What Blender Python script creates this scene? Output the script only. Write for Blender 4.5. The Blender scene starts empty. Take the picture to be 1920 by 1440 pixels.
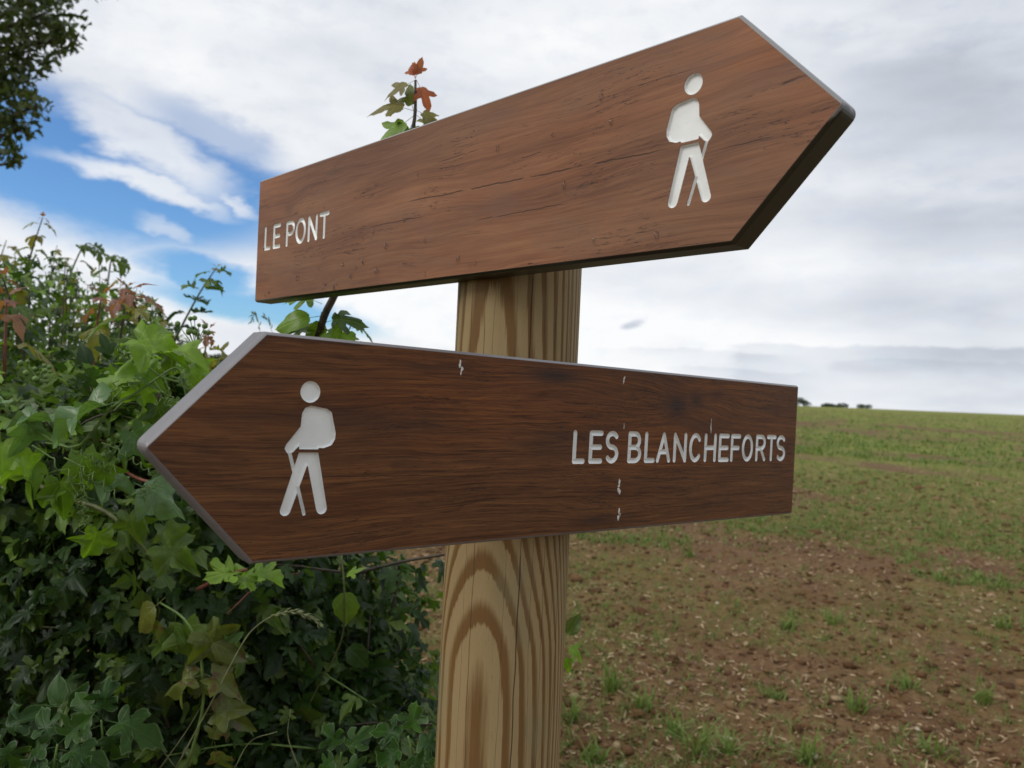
import bpy, math, random
import numpy as np
from mathutils import Vector, Matrix

# ------------------------------------------------------------------ camera, sky, sun, exposure
scene = bpy.context.scene
COL = scene.collection
random.seed(7)
RNG = np.random.default_rng(11)
R = math.radians
CAM_Z = 1.6
F_PX = 1433.0                       # focal length in pixels of the 1920 wide photograph
PITCH, ROLL = 0.00812, 0.04624
SUN_DIR = Vector((-0.75, -0.42, 0.80)).normalized()     # towards the sun
SUN_STRENGTH, SUN_ANGLE = 1.3, 28.0
SKY_STRENGTH = 0.10
EXPOSURE = 0.0

ez = Vector((0, -math.sin(PITCH), math.cos(PITCH)))
fwd = Vector((0, math.cos(PITCH), math.sin(PITCH)))
cr, sr = math.cos(ROLL), math.sin(ROLL)
right = cr * Vector((1, 0, 0)) + sr * ez
up = -sr * Vector((1, 0, 0)) + cr * ez
cam_d = bpy.data.cameras.new('camera')
cam = bpy.data.objects.new('camera', cam_d)
COL.objects.link(cam)
cam.matrix_world = Matrix(((right.x, up.x, -fwd.x, 0), (right.y, up.y, -fwd.y, 0), (right.z, up.z, -fwd.z, CAM_Z), (0, 0, 0, 1)))
cam_d.sensor_width = 36.0
cam_d.lens = F_PX / 1920 * 36.0
cam_d.clip_start = 0.02
cam_d.clip_end = 20000
cam_d.dof.use_dof = True
cam_d.dof.focus_distance = 0.66
cam_d.dof.aperture_fstop = 11.0
scene.camera = cam

scene.view_settings.view_transform = 'Standard'
scene.view_settings.look = 'None'
scene.view_settings.gamma = 1.0
scene.view_settings.use_curve_mapping = False
scene.view_settings.exposure = EXPOSURE
scene.render.engine = 'CYCLES'
scene.cycles.use_denoising = True
scene.cycles.max_bounces = 7
scene.cycles.transparent_max_bounces = 6
scene.cycles.caustics_reflective = False
scene.cycles.caustics_refractive = True


def ray(px, py):
    """unit-depth direction through a pixel of the 1920x1440 photograph"""
    x, y = px - 960.0, py - 720.0
    d = right * (x / F_PX) - up * (y / F_PX) + fwd
    return d / d.y


def at(px, py, Y):
    """world point seen at that pixel, Y metres in front of the camera"""
    return Vector((0, 0, CAM_Z)) + ray(px, py) * Y


def azel(px, py):
    d = ray(px, py).normalized()
    return math.degrees(math.atan2(d.x, d.y)), math.degrees(math.asin(d.z))


class NT:
    """small node-tree builder"""
    def __init__(s, tree):
        s.t = tree
        tree.nodes.clear()

    def n(s, typ, ins=None, out=0, **props):
        nd = s.t.nodes.new(typ)
        for k, v in props.items():
            setattr(nd, k, v)
        for k, v in (ins or {}).items():
            s.put(nd.inputs[k], v)
        return nd.outputs[out] if len(nd.outputs) else None

    def put(s, sock, v):
        if isinstance(v, bpy.types.NodeSocket):
            s.t.links.new(v, sock)
        else:
            if sock.type == 'RGBA' and len(v) == 3:
                v = (*v, 1)
            sock.default_value = v

    def m(s, op, a, b=0.0, c=0.0, clamp=False):
        return s.n('ShaderNodeMath', {0: a, 1: b, 2: c}, operation=op, use_clamp=clamp)

    def add(s, a, b): return s.m('ADD', a, b)
    def sub(s, a, b): return s.m('SUBTRACT', a, b)
    def mul(s, a, b): return s.m('MULTIPLY', a, b)

    def sstep(s, v, lo, hi, a=0.0, b=1.0):
        return s.n('ShaderNodeMapRange', {0: v, 1: lo, 2: hi, 3: a, 4: b}, interpolation_type='SMOOTHSTEP')

    def lin(s, v, lo, hi, a=0.0, b=1.0):
        return s.n('ShaderNodeMapRange', {0: v, 1: lo, 2: hi, 3: a, 4: b})

    def mix(s, f, a, b, blend='MIX'):
        nd = s.t.nodes.new('ShaderNodeMix')
        nd.data_type = 'RGBA'
        nd.blend_type = blend
        s.put(nd.inputs[0], f); s.put(nd.inputs[6], a); s.put(nd.inputs[7], b)
        return nd.outputs[2]

    def ramp(s, f, stops):
        nd = s.t.nodes.new('ShaderNodeValToRGB')
        s.put(nd.inputs[0], f)
        e = nd.color_ramp.elements
        while len(e) < len(stops):
            e.new(0.5)
        for el, (p, c) in zip(e, stops):
            el.position = p
            el.color = (*c, 1) if len(c) == 3 else c
        return nd.outputs[0]

    def xyz(s, x, y, z):
        return s.n('ShaderNodeCombineXYZ', {0: x, 1: y, 2: z})

    def sep(s, v):
        nd = s.t.nodes.new('ShaderNodeSeparateXYZ')
        s.put(nd.inputs[0], v)
        return nd.outputs

    def noise(s, vec, scale=1.0, detail=3.0, rough=0.55, dist=0.0):
        return s.n('ShaderNodeTexNoise', {'Vector': vec, 'Scale': scale, 'Detail': detail, 'Roughness': rough, 'Distortion': dist})

    def bump(s, h, strength=0.3, dist=0.001):
        return s.n('ShaderNodeBump', {'Height': h, 'Strength': strength, 'Distance': dist})


# ---- world: Nishita sky behind a layer of procedural cloud
world = bpy.data.worlds.new('World')
scene.world = world
world.use_nodes = True
W = NT(world.node_tree)
sky = W.n('ShaderNodeTexSky', sky_type='NISHITA', sun_disc=False, sun_elevation=math.asin(SUN_DIR.z),
          sun_rotation=math.atan2(SUN_DIR.x, SUN_DIR.y), air_density=1.0, dust_density=0.3, ozone_density=2.5, altitude=200)
gen = W.n('ShaderNodeTexCoord', out=0)
wx, wy, wz = W.sep(gen)
AZ = W.mul(W.m('ARCTAN2', wx, wy), 57.29578)
EL = W.mul(W.m('ARCSINE', wz), 57.29578)
den = W.add(W.m('MAXIMUM', wz, 0.0), 0.16)
PLAN = W.xyz(W.m('DIVIDE', wx, den), W.m('DIVIDE', wy, den), 0.0)
n1 = W.noise(PLAN, 1.1, 3, 0.5)
n2 = W.noise(W.xyz(W.mul(AZ, 0.10), W.mul(EL, 0.26), 3.7), 1.0, 5, 0.5)
n3 = W.noise(W.xyz(W.mul(AZ, 0.035), W.mul(EL, 0.11), 9.1), 1.0, 4, 0.5)
n4 = W.noise(W.xyz(W.mul(AZ, 0.45), W.mul(EL, 0.9), 1.3), 1.0, 5, 0.6)
AZd = W.add(AZ, W.add(W.mul(W.sub(n2, 0.5), 5.0), W.mul(W.sub(n4, 0.5), 1.6)))
ELd = W.add(EL, W.add(W.mul(W.sub(n2, 0.5), 3.2), W.mul(W.sub(n4, 0.5), 1.2)))


def blob(px, py, rx, ry, rot=0.0, lo=0.35, hi=1.1):
    """1 inside an ellipse of sky about that direction (radii in degrees), soft and ragged at the rim"""
    a, e = azel(px, py)
    dx, dy = W.sub(AZd, a), W.sub(ELd, e)
    c, s_ = math.cos(R(rot)), math.sin(R(rot))
    u = W.mul(W.add(W.mul(dx, c), W.mul(dy, s_)), 1 / rx)
    v = W.mul(W.sub(W.mul(dy, c), W.mul(dx, s_)), 1 / ry)
    l = W.m('SQRT', W.add(W.mul(u, u), W.mul(v, v)))
    return W.sstep(l, lo, hi, 1.0, 0.0)


gap = blob(205, 335, 15.5, 5.0, -5, 0.55, 1.08)
gap = W.m('MAXIMUM', gap, W.mul(blob(60, 260, 7.0, 4.5, -10), 0.95))
gap = W.m('MAXIMUM', gap, W.mul(blob(395, 262, 6.5, 2.4, -20), 0.5))
gap = W.m('MAXIMUM', gap, W.mul(blob(500, 575, 10.0, 1.6, -8, 0.4, 1.15), 1.0))
gap = W.m('MAXIMUM', gap, W.mul(blob(385, 512, 5.5, 1.6, -14, 0.4, 1.15), 1.0))
streak = W.m('MAXIMUM', blob(255, 262, 8.6, 2.0, -27, 0.35, 1.05), blob(285, 348, 6.8, 0.95, -13, 0.3, 1.1))
streak = W.m('MAXIMUM', streak, W.mul(blob(445, 382, 2.2, 0.5, -20, 0.2, 1.2), 0.8))
streak = W.m('MAXIMUM', streak, W.mul(blob(310, 435, 2.6, 0.6, -14, 0.2, 1.2), 0.6))
cover = W.m('MAXIMUM', W.sub(1.0, gap), W.mul(streak, 0.88))
cover = W.m('MULTIPLY', cover, W.lin(n4, 0.25, 0.5, 0.9, 1.0))
# cloud brightness: thin white, with greyer undersides towards the right
shade = W.add(W.mul(n3, 0.55), W.add(W.mul(n2, 0.45), W.mul(n1, 0.25)))
shade = W.sub(shade, W.mul(W.sstep(AZ, 0, 38), 0.125))
shade = W.add(shade, W.mul(W.sstep(EL, 2.2, 9.0, 1.0, 0.0), 0.10))
AZs = W.add(AZ, W.mul(W.sub(n4, 0.5), 2.2))
ELs = W.add(EL, W.add(W.mul(W.sub(n4, 0.5), 0.9), W.mul(W.sub(n2, 0.5), 1.2)))


def bank(px0, px1, pyt, pyb, amt, soft=0.22):
    """flat-topped band of grey cloud between two bearings, fading downwards"""
    a0, et = azel(px0, pyt); a1, _ = azel(px1, pyt); _, eb = azel((px0 + px1) / 2, pyb)
    m = W.mul(W.sstep(ELs, et - soft, et + soft * .6, 1.0, 0.0), W.sstep(ELs, eb, et - soft * 1.2, 0.25, 1.0))
    m = W.mul(m, W.mul(W.sstep(AZs, a0 - .8, a0 + .8), W.sstep(AZs, a1 - 2, a1 + 2, 1.0, 0.0)))
    return W.mul(m, amt)


shade = W.sub(shade, bank(1375, 2600, 640, 790, 0.17))
shade = W.sub(shade, bank(1110, 1480, 648, 690, 0.10, 0.15))
shade = W.sub(shade, bank(1260, 1500, 690, 730, 0.09, 0.15))
shade = W.sub(shade, bank(1560, 2600, 672, 720, 0.06, 0.15))
shade = W.sub(shade, W.mul(blob(1780, 400, 10, 2.4, -5, 0.1, 1.3), 0.12))
shade = W.sub(shade, W.mul(blob(1830, 180, 10, 3.4, -5, 0.1, 1.3), 0.14))
a_, e_ = azel(1187, 606)
_u = W.add(W.mul(W.sub(AZs, a_ - .1), .62), W.mul(W.sub(ELs, e_), .62))
_v = W.sub(W.mul(W.sub(ELs, e_), 1.9), W.mul(W.sub(AZs, a_), .75))
shade = W.sub(shade, W.mul(W.sstep(W.m('SQRT', W.add(W.mul(_u, _u), W.mul(_v, _v))), .2, 1.15, 1.0, 0.0), 0.42))
shade = W.sub(shade, W.mul(blob(1560, 120, 14, 3.0, -6, 0.1, 1.2), 0.10))
shade = W.add(shade, W.mul(blob(305, 538, 2.6, 0.9, -5, 0.2, 1.1), 0.25))
shade = W.add(shade, W.mul(blob(960, 590, 26, 3.0, -2, 0.1, 1.2), 0.10))
cloud = W.ramp(shade, [(0.26, (4.3, 4.7, 5.4)), (0.44, (6.3, 6.7, 7.4)), (0.58, (8.0, 8.3, 8.8)), (0.76, (9.7, 9.8, 9.9))])
col = W.mix(cover, W.mix(1.0, sky, (0.74, 1.06, 1.37), 'MULTIPLY'), cloud)
col = W.mix(1.0, col, W.n('ShaderNodeCombineColor', {0: W.sstep(EL, 26, 75, 1, 1.35), 1: W.sstep(EL, 26, 75, 1, 1.35), 2: W.sstep(EL, 26, 75, 1, 1.35)}), 'MULTIPLY')   # overcast skies brighten towards the zenith
bg = W.n('ShaderNodeBackground', {0: col, 1: SKY_STRENGTH})
W.n('ShaderNodeOutputWorld', {0: bg})

sun_d = bpy.data.lights.new('sun', 'SUN')
sun_d.energy = SUN_STRENGTH
sun_d.angle = R(SUN_ANGLE)
sun_d.color = (1.0, 0.95, 0.88)
sun = bpy.data.objects.new('sun', sun_d)
sun.rotation_euler = SUN_DIR.to_track_quat('Z', 'Y').to_euler()
COL.objects.link(sun)


# ------------------------------------------------------------------ helpers
def mesh(name, V, F, mat=None, smooth=True, uv=None, tint=None):
    """mesh from vertices and polygons; F an (n,3)/(n,4) array or a list of index lists"""
    V = np.asarray(V, dtype=np.float32)
    me = bpy.data.meshes.new(name)
    if isinstance(F, np.ndarray):
        n, k = F.shape
        loops = F.astype(np.int32).ravel()
        starts = np.arange(n, dtype=np.int32) * k
    else:
        loops = np.fromiter((i for f in F for i in f), dtype=np.int32)
        ln = np.array([len(f) for f in F], dtype=np.int32)
        starts = np.concatenate([[0], np.cumsum(ln)[:-1]]).astype(np.int32)
        n = len(F)
    me.vertices.add(len(V)); me.vertices.foreach_set('co', V.ravel())
    me.loops.add(len(loops)); me.loops.foreach_set('vertex_index', loops)
    me.polygons.add(n); me.polygons.foreach_set('loop_start', starts)
    me.polygons.foreach_set('use_smooth', np.full(n, bool(smooth)))
    if uv is not None:
        l = me.uv_layers.new(name='UVMap')
        l.data.foreach_set('uv', np.asarray(uv, dtype=np.float32)[loops].ravel())
    if tint is not None:
        a = me.attributes.new('tint', 'FLOAT', 'POINT')
        a.data.foreach_set('value', np.asarray(tint, dtype=np.float32))
    me.update(calc_edges=True)
    me.validate()
    if mat:
        me.materials.append(mat)
    return me


def obj(name, data, parent=None, loc=None, **props):
    o = bpy.data.objects.new(name, data)
    COL.objects.link(o)
    if parent:
        o.parent = parent
    if loc is not None:
        o.location = loc
    for k, v in props.items():
        o[k] = v
    return o


def thing(name, label, cat, loc=(0, 0, 0), group=None):
    o = bpy.data.objects.new(name, None)
    COL.objects.link(o)
    o.location = loc
    o.empty_display_size = 0.05
    o['label'] = label
    o['category'] = cat
    if group:
        o['group'] = group
    return o


def tag(o, label, cat, group=None):
    o['label'] = label
    o['category'] = cat
    if group:
        o['group'] = group
    return o


def tube(P, rad, sides=6):
    """vertices and quads of a tapering tube along points P"""
    P = np.asarray([tuple(p) for p in P], float)
    n = len(P)
    rad = np.full(n, rad, float) if np.isscalar(rad) else np.asarray(rad, float)
    T = np.gradient(P, axis=0)
    T /= np.linalg.norm(T, axis=1)[:, None] + 1e-12
    a = np.array([0.31, 0.47, 0.83])
    V, F = [], []
    ang = np.arange(sides) / sides * 2 * np.pi
    for i in range(n):
        x = np.cross(T[i], a); x /= np.linalg.norm(x) + 1e-12
        y = np.cross(T[i], x)
        V.append(P[i] + rad[i] * (np.cos(ang)[:, None] * x + np.sin(ang)[:, None] * y))
    for i in range(n - 1):
        for j in range(sides):
            k = (j + 1) % sides
            F.append((i * sides + j, i * sides + k, (i + 1) * sides + k, (i + 1) * sides + j))
    F.append(tuple(range(sides))[::-1]); F.append(tuple((n - 1) * sides + j for j in range(sides)))
    return np.concatenate(V), F


class MB:
    """collects pieces into one mesh"""
    def __init__(s):
        s.V, s.F, s.T, s.n = [], [], [], 0

    def add(s, V, F, tint=0.5):
        V = np.asarray(V, float)
        s.V.append(V); s.T.append(np.full(len(V), tint))
        s.F += [tuple(i + s.n for i in f) for f in F]
        s.n += len(V)

    def build(s, name, mat, smooth=True):
        return mesh(name, np.concatenate(s.V), s.F, mat, smooth, tint=np.concatenate(s.T))


def spline(P, n=16):
    """Catmull-Rom through the points"""
    P = np.asarray([tuple(p) for p in P], float)
    Q = np.concatenate([[2 * P[0] - P[1]], P, [2 * P[-1] - P[-2]]])
    out = []
    m = len(P) - 1
    for t in np.linspace(0, m - 1e-6, n):
        i = int(t); u = t - i
        a, b, c, d = Q[i:i + 4]
        out.append(0.5 * (2 * b + (c - a) * u + (2 * a - 5 * b + 4 * c - d) * u * u + (3 * b - a - 3 * c + d) * u ** 3))
    return np.array(out)


def vnoise(x, y, seed=0):
    """2D value noise, 0..1"""
    x = np.asarray(x, float); y = np.asarray(y, float)
    xi, yi = np.floor(x), np.floor(y)
    fx, fy = x - xi, y - yi
    fx, fy = fx * fx * (3 - 2 * fx), fy * fy * (3 - 2 * fy)

    def h(i, j):
        k = (i.astype(np.int64) * 374761393 + j.astype(np.int64) * 668265263 + seed * 982451653) & 0x7fffffff
        k = ((k ^ (k >> 13)) * 1274126177) & 0x7fffffff
        return ((k ^ (k >> 16)) & 0xffff) / 65535.0
    a, b, c, d = h(xi, yi), h(xi + 1, yi), h(xi, yi + 1), h(xi + 1, yi + 1)
    return (a * (1 - fx) + b * fx) * (1 - fy) + (c * (1 - fx) + d * fx) * fy


def fbm(x, y, seed=0, oct=4):
    s, a, tot = 0, 1.0, 0
    for i in range(oct):
        s = s + a * vnoise(x * 2 ** i + i * 17.3, y * 2 ** i - i * 9.1, seed + i)
        tot += a; a *= 0.5
    return s / tot


def material(name):
    m = bpy.data.materials.new(name)
    m.use_nodes = True
    return m, NT(m.node_tree)


def simple(name, col, rough=0.6, var=0.25, scale=60.0, spec=0.3, bump=0.0):
    """plain principled surface with mottled colour"""
    m, t = material(name)
    oc = t.n('ShaderNodeTexCoord', out=3)
    nz = t.noise(oc, scale, 4, 0.6)
    c = t.mix(t.sstep(nz, 0.3, 0.7), tuple(x * (1 - var) for x in col), tuple(x * (1 + var) for x in col))
    ins = {'Base Color': c, 'Roughness': rough, 'Specular IOR Level': spec}
    if bump:
        ins['Normal'] = t.bump(nz, 0.6, bump)
    p = t.n('ShaderNodeBsdfPrincipled', ins)
    t.n('ShaderNodeOutputMaterial', {0: p})
    return m


# ------------------------------------------------------------------ materials
def leaf_material(name, dark, light, back, rough=0.40, trans=0.42, vein=0.16, edge=None, spot=None, spec=0.5):
    """leaf: colour varies per leaf (tint attribute plus object random), pale veins from the leaf's UV, light through it"""
    m, t = material(name)
    tint = t.n('ShaderNodeAttribute', attribute_name='tint', out=2)
    rnd = t.n('ShaderNodeObjectInfo', out=5)
    k = t.m('FRACT', t.add(tint, rnd))
    uvn = t.n('ShaderNodeTexCoord', out=2)
    u, v, _ = t.sep(uvn)
    base = t.mix(k, dark, light)
    oc = t.n('ShaderNodeTexCoord', out=3)
    geo = t.n('ShaderNodeNewGeometry', out=0)
    nz = t.noise(geo, 55.0, 3, 0.6)
    base = t.mix(t.sstep(nz, 0.25, 0.75), t.mix(1.0, base, (0.70, 0.72, 0.7), 'MULTIPLY'), base)
    # veins: midrib and radiating side veins
    av = t.m('ABSOLUTE', v)
    mid = t.sstep(av, 0.006, 0.03, 1.0, 0.0)
    ang = t.m('ARCTAN2', av, t.add(u, -0.02))
    for a0 in (0.62, 1.45):
        d = t.mul(t.m('ABSOLUTE', t.sub(ang, a0)), t.m('SQRT', t.add(t.mul(u, u), t.mul(v, v))))
        mid = t.m('MAXIMUM', mid, t.sstep(d, 0.004, 0.025, 0.8, 0.0))
    base = t.mix(t.mul(mid, vein), base, tuple(min(1, x * 1.9 + 0.03) for x in light))
    if edge:
        rim = t.n('ShaderNodeAttribute', attribute_name='rim', out=2)
        base = t.mix(t.sstep(rim, 0.88, 1.0), base, edge)
    if spot:
        nb = t.noise(geo, 34.0, 4, 0.65)
        base = t.mix(t.sstep(nb, 0.54, 0.63), base, spot)
    bf = t.n('ShaderNodeNewGeometry', out=6)
    colr = t.mix(bf, base, t.mix(0.55, base, back))
    fine = t.noise(geo, 260.0, 3, 0.6)
    nb2 = t.bump(t.sub(t.mul(fine, 0.5), t.mul(mid, 0.8)), 0.35, 0.0012)
    p = t.n('ShaderNodeBsdfPrincipled', {'Base Color': colr, 'Roughness': t.lin(nz, 0.3, 0.7, rough - 0.1, rough + 0.15), 'Specular IOR Level': spec, 'Normal': nb2})
    tr = t.n('ShaderNodeBsdfTranslucent', {0: t.mix(1.0, base, (1.35, 1.45, 0.55), 'MULTIPLY')})
    mx = t.n('ShaderNodeMixShader', {0: trans, 1: p, 2: tr})
    t.n('ShaderNodeOutputMaterial', {0: mx})
    return m


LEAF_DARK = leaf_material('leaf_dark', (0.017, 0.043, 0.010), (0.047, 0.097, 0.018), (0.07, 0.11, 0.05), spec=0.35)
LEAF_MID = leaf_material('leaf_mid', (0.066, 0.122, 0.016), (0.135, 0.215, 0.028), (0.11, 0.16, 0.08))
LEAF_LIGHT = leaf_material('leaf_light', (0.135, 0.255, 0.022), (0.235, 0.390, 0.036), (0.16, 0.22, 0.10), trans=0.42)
LEAF_PALE = leaf_material('leaf_pale', (0.095, 0.190, 0.060), (0.150, 0.265, 0.085), (0.17, 0.22, 0.13), rough=0.3, trans=0.3)
LEAF_RED = leaf_material('leaf_red', (0.270, 0.095, 0.070), (0.330, 0.165, 0.095), (0.24, 0.12, 0.08), trans=0.45, rough=0.45)
LEAF_BRONZE = leaf_material('leaf_bronze', (0.230, 0.185, 0.050), (0.270, 0.270, 0.060), (0.18, 0.16, 0.09), trans=0.45)
LEAF_ORANGE = leaf_material('leaf_orange', (0.46, 0.12, 0.055), (0.52, 0.19, 0.07), (0.40, 0.16, 0.10), trans=0.5, rough=0.45)
LEAF_YELLOW = leaf_material('leaf_yellow', (0.075, 0.115, 0.018), (0.150, 0.165, 0.025), (0.2, 0.2, 0.08), trans=0.4, spot=(0.10, 0.06, 0.02))
LEAF_RIM = leaf_material('leaf_rimmed', spec=0.3, dark=(0.028, 0.080, 0.014), light=(0.055, 0.125, 0.024), back=(0.10, 0.15, 0.07), edge=(0.13, 0.20, 0.09))
LEAF_OAK = leaf_material('leaf_oak', (0.042, 0.070, 0.015), (0.100, 0.138, 0.028), (0.07, 0.09, 0.04), trans=0.3)
LEAF_FAR = leaf_material('leaf_far', (0.030, 0.050, 0.028), (0.055, 0.085, 0.040), (0.07, 0.09, 0.05), trans=0.2, spec=0.2)
STEM_DARK = simple('stem_dark', (0.045, 0.035, 0.022), 0.55, 0.4, 90, bump=0.0008)
STEM_RED = simple('stem_red', (0.16, 0.055, 0.035), 0.45, 0.3, 90)
STEM_GREEN = simple('stem_green', (0.12, 0.20, 0.05), 0.45, 0.25, 90)
STEM_OLIVE = simple('stem_olive', (0.075, 0.085, 0.025), 0.5, 0.3, 90)
BARK = simple('bark', (0.085, 0.070, 0.052), 0.9, 0.5, 18, bump=0.02)
STRAW = simple('straw', (0.46, 0.36, 0.23), 0.7, 0.3, 12)
DRY = simple('dry_grass', (0.15, 0.17, 0.075), 0.6, 0.25, 60)
STONE = simple('stone', (0.42, 0.34, 0.25), 0.85, 0.25, 40, bump=0.003)


# ------------------------------------------------------------------ ground
CREST = 160.0
E_AZ = np.array([-180, -60, -40, -21, 0, 20, 34, 60, 180.0])
E_EL = np.array([0.3, 1.4, 1.4, 1.05, 0.3, -0.16, -0.07, 0.0, 0.3])


def ground_z(X, Y):
    X = np.asarray(X, float); Y = np.asarray(Y, float)
    d = np.hypot(X, Y); az = np.degrees(np.arctan2(X, Y))
    zc = CAM_Z + CREST * np.tan(np.radians(np.interp(az, E_AZ, E_EL)))
    t = np.clip(d / CREST, 0, 1)
    z = zc * (0.75 * t ** 1.25 + 0.25 * t * t * (3 - 2 * t))
    return np.where(d > CREST, zc - (d - CREST) * 0.035, z)


def relief(X, Y):
    d = np.hypot(X, Y)
    a = np.clip((26 - d) / 20, 0, 1)
    z = (fbm(X * 2.3, Y * 2.3, 3, 3) - 0.5) * 0.07 + (fbm(X * 9, Y * 9, 5, 3) - 0.5) * 0.045
    f = fbm(X * 21, Y * 21, 8, 2)
    return a * (z + np.maximum(f - 0.52, 0) * 0.07)


def green_mask(X, Y):
    """how thickly the young crop has come up, 0..1"""
    g = fbm(X * 0.55 + 3.1, Y * 0.38, 21, 4) * 0.75 + fbm(X * 2.1, Y * 1.7, 31, 3) * 0.25
    d = np.hypot(X, Y)
    thr = np.interp(d, [3, 4.5, 7, 12, 25, 40, 56, 64, 90, 150], [0.62, 0.58, 0.49, 0.43, 0.40, 0.42, 0.48, 0.34, 0.30, 0.2])
    thr = thr + np.clip((2.2 - X) / 2.2, 0, 1) * 0.05 * (d < 9)
    m = np.clip((g - thr + 0.09) / np.interp(d, [4, 30], [0.14, 0.26]), 0, 1)
    return np.maximum(m, np.clip((1.9 - np.hypot(X - 0.6, Y - 3.1)) / 1.2, 0, 1) * 0.55)


def make_ground():
    az = np.radians(np.concatenate([np.linspace(-180, -50, 40)[:-1], np.linspace(-50, 50, 560), np.linspace(50, 180, 40)[1:]]))
    d = np.concatenate([[0.25, 0.7, 1.2], np.geomspace(1.6, 30, 470), np.geomspace(30.5, CREST, 60), CREST + np.geomspace(2, 5000, 22)])
    A, D = np.meshgrid(az, d)
    X, Y = D * np.sin(A), D * np.cos(A)
    Z = ground_z(X, Y) + relief(X, Y)
    nr, nc = A.shape
    V = np.stack([X, Y, Z], -1).reshape(-1, 3)
    i = np.arange(nr * nc).reshape(nr, nc)
    F = np.stack([i[:-1, :-1], i[1:, :-1], i[1:, 1:], i[:-1, 1:]], -1).reshape(-1, 4)[:, ::-1]
    g = green_mask(X, Y).ravel()
    mat, t = material('field_soil')
    pos = t.n('ShaderNodeNewGeometry', out=0)
    gr = t.n('ShaderNodeAttribute', attribute_name='tint', out=2)
    a = t.noise(pos, 1.4, 4, 0.6); b = t.noise(pos, 24.0, 5, 0.65); c = t.noise(pos, 90.0, 3, 0.6)
    soil = t.ramp(t.add(t.mul(b, 0.65), t.mul(a, 0.35)), [(0.3, (0.072, 0.036, 0.016)), (0.5, (0.128, 0.069, 0.031)), (0.68, (0.205, 0.130, 0.062))])
    soil = t.mix(t.sstep(c, 0.60, 0.72), soil, (0.30, 0.22, 0.15))
    crop = t.ramp(b, [(0.3, (0.135, 0.160, 0.024)), (0.7, (0.210, 0.245, 0.038))])
    yd = t.n('ShaderNodeVectorMath', {0: pos}, operation='LENGTH', out=1)
    amt = t.mul(gr, t.lin(yd, 4, 26, 0.10, 0.78))
    colr = t.mix(amt, soil, crop)
    h = t.add(t.mul(b, 1.0), t.mul(c, 0.35))
    p = t.n('ShaderNodeBsdfPrincipled', {'Base Color': colr, 'Roughness': 0.92, 'Specular IOR Level': 0.2, 'Normal': t.bump(h, 0.9, 0.02)})
    t.n('ShaderNodeOutputMaterial', {0: p})
    obj('field', mesh('field', V, F, mat, True, tint=g), kind='structure', label='bare brown field with young green crop coming up')


make_ground()


def scatter_wedge(n, d0, d1, az0=-26, az1=50):
    n = int(n * 1.22)
    """random ground points, evenly spread in the view's wedge with more of them near"""
    d = np.exp(RNG.uniform(math.log(d0), math.log(d1), n))
    a = np.radians(RNG.uniform(az0, az1, n))
    return d * np.sin(a), d * np.cos(a)


def gz(X, Y):
    return ground_z(X, Y) + relief(X, Y)


def make_clods():
    ico = np.array([(0, 0, 1)] + [(0.894 * math.cos(k * 1.2566), 0.894 * math.sin(k * 1.2566), 0.447) for k in range(5)] +
                   [(0.894 * math.cos(k * 1.2566 + 0.628), 0.894 * math.sin(k * 1.2566 + 0.628), -0.447) for k in range(5)] + [(0, 0, -1)])
    T = [(0, 1 + k, 1 + (k + 1) % 5) for k in range(5)] + [(1 + k, 6 + k, 1 + (k + 1) % 5) for k in range(5)] + \
        [(1 + (k + 1) % 5, 6 + k, 6 + (k + 1) % 5) for k in range(5)] + [(11, 6 + (k + 1) % 5, 6 + k) for k in range(5)]
    T = np.array(T)
    X, Y = scatter_wedge(20000, 2.2, 20)
    n = len(X)
    s = np.exp(RNG.normal(-4.75, 0.5, n)) * np.interp(np.hypot(X, Y), [2, 16], [0.9, 1.8])
    V = ico[None] * (1 + RNG.uniform(-0.38, 0.38, (n, 12, 1)))
    V = V * (s[:, None] * RNG.uniform([0.9, 0.9, 0.45], [1.7, 1.5, 0.9], (n, 3)))[:, None, :]
    a = RNG.uniform(0, 6.28, n)
    c, s_ = np.cos(a)[:, None], np.sin(a)[:, None]
    x, y = V[..., 0] * c - V[..., 1] * s_, V[..., 0] * s_ + V[..., 1] * c
    V = np.stack([x + X[:, None], y + Y[:, None], V[..., 2] + (gz(X, Y) + s * 0.15)[:, None]], -1).reshape(-1, 3)
    F = (T[None] + (np.arange(n) * 12)[:, None, None]).reshape(-1, 3)
    m, t = material('soil_clod')
    pos = t.n('ShaderNodeNewGeometry', out=0)
    tn = t.n('ShaderNodeAttribute', attribute_name='tint', out=2)
    b = t.noise(pos, 45, 4, 0.6)
    cc = t.ramp(t.add(t.mul(tn, 0.75), t.mul(b, 0.25)), [(0.15, (0.072, 0.035, 0.016)), (0.5, (0.122, 0.064, 0.029)), (0.8, (0.190, 0.118, 0.058)), (0.96, (0.42, 0.33, 0.20))])
    p = t.n('ShaderNodeBsdfPrincipled', {'Base Color': cc, 'Roughness': 0.95, 'Specular IOR Level': 0.15, 'Normal': t.bump(b, 0.8, 0.006)})
    t.n('ShaderNodeOutputMaterial', {0: p})
    obj('soil_clods', mesh('soil_clods', V, F, m, True, tint=np.repeat(RNG.uniform(0, 1, n), 12)), kind='stuff', label='crumbled brown clods of soil across the field')


make_clods()


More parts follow.
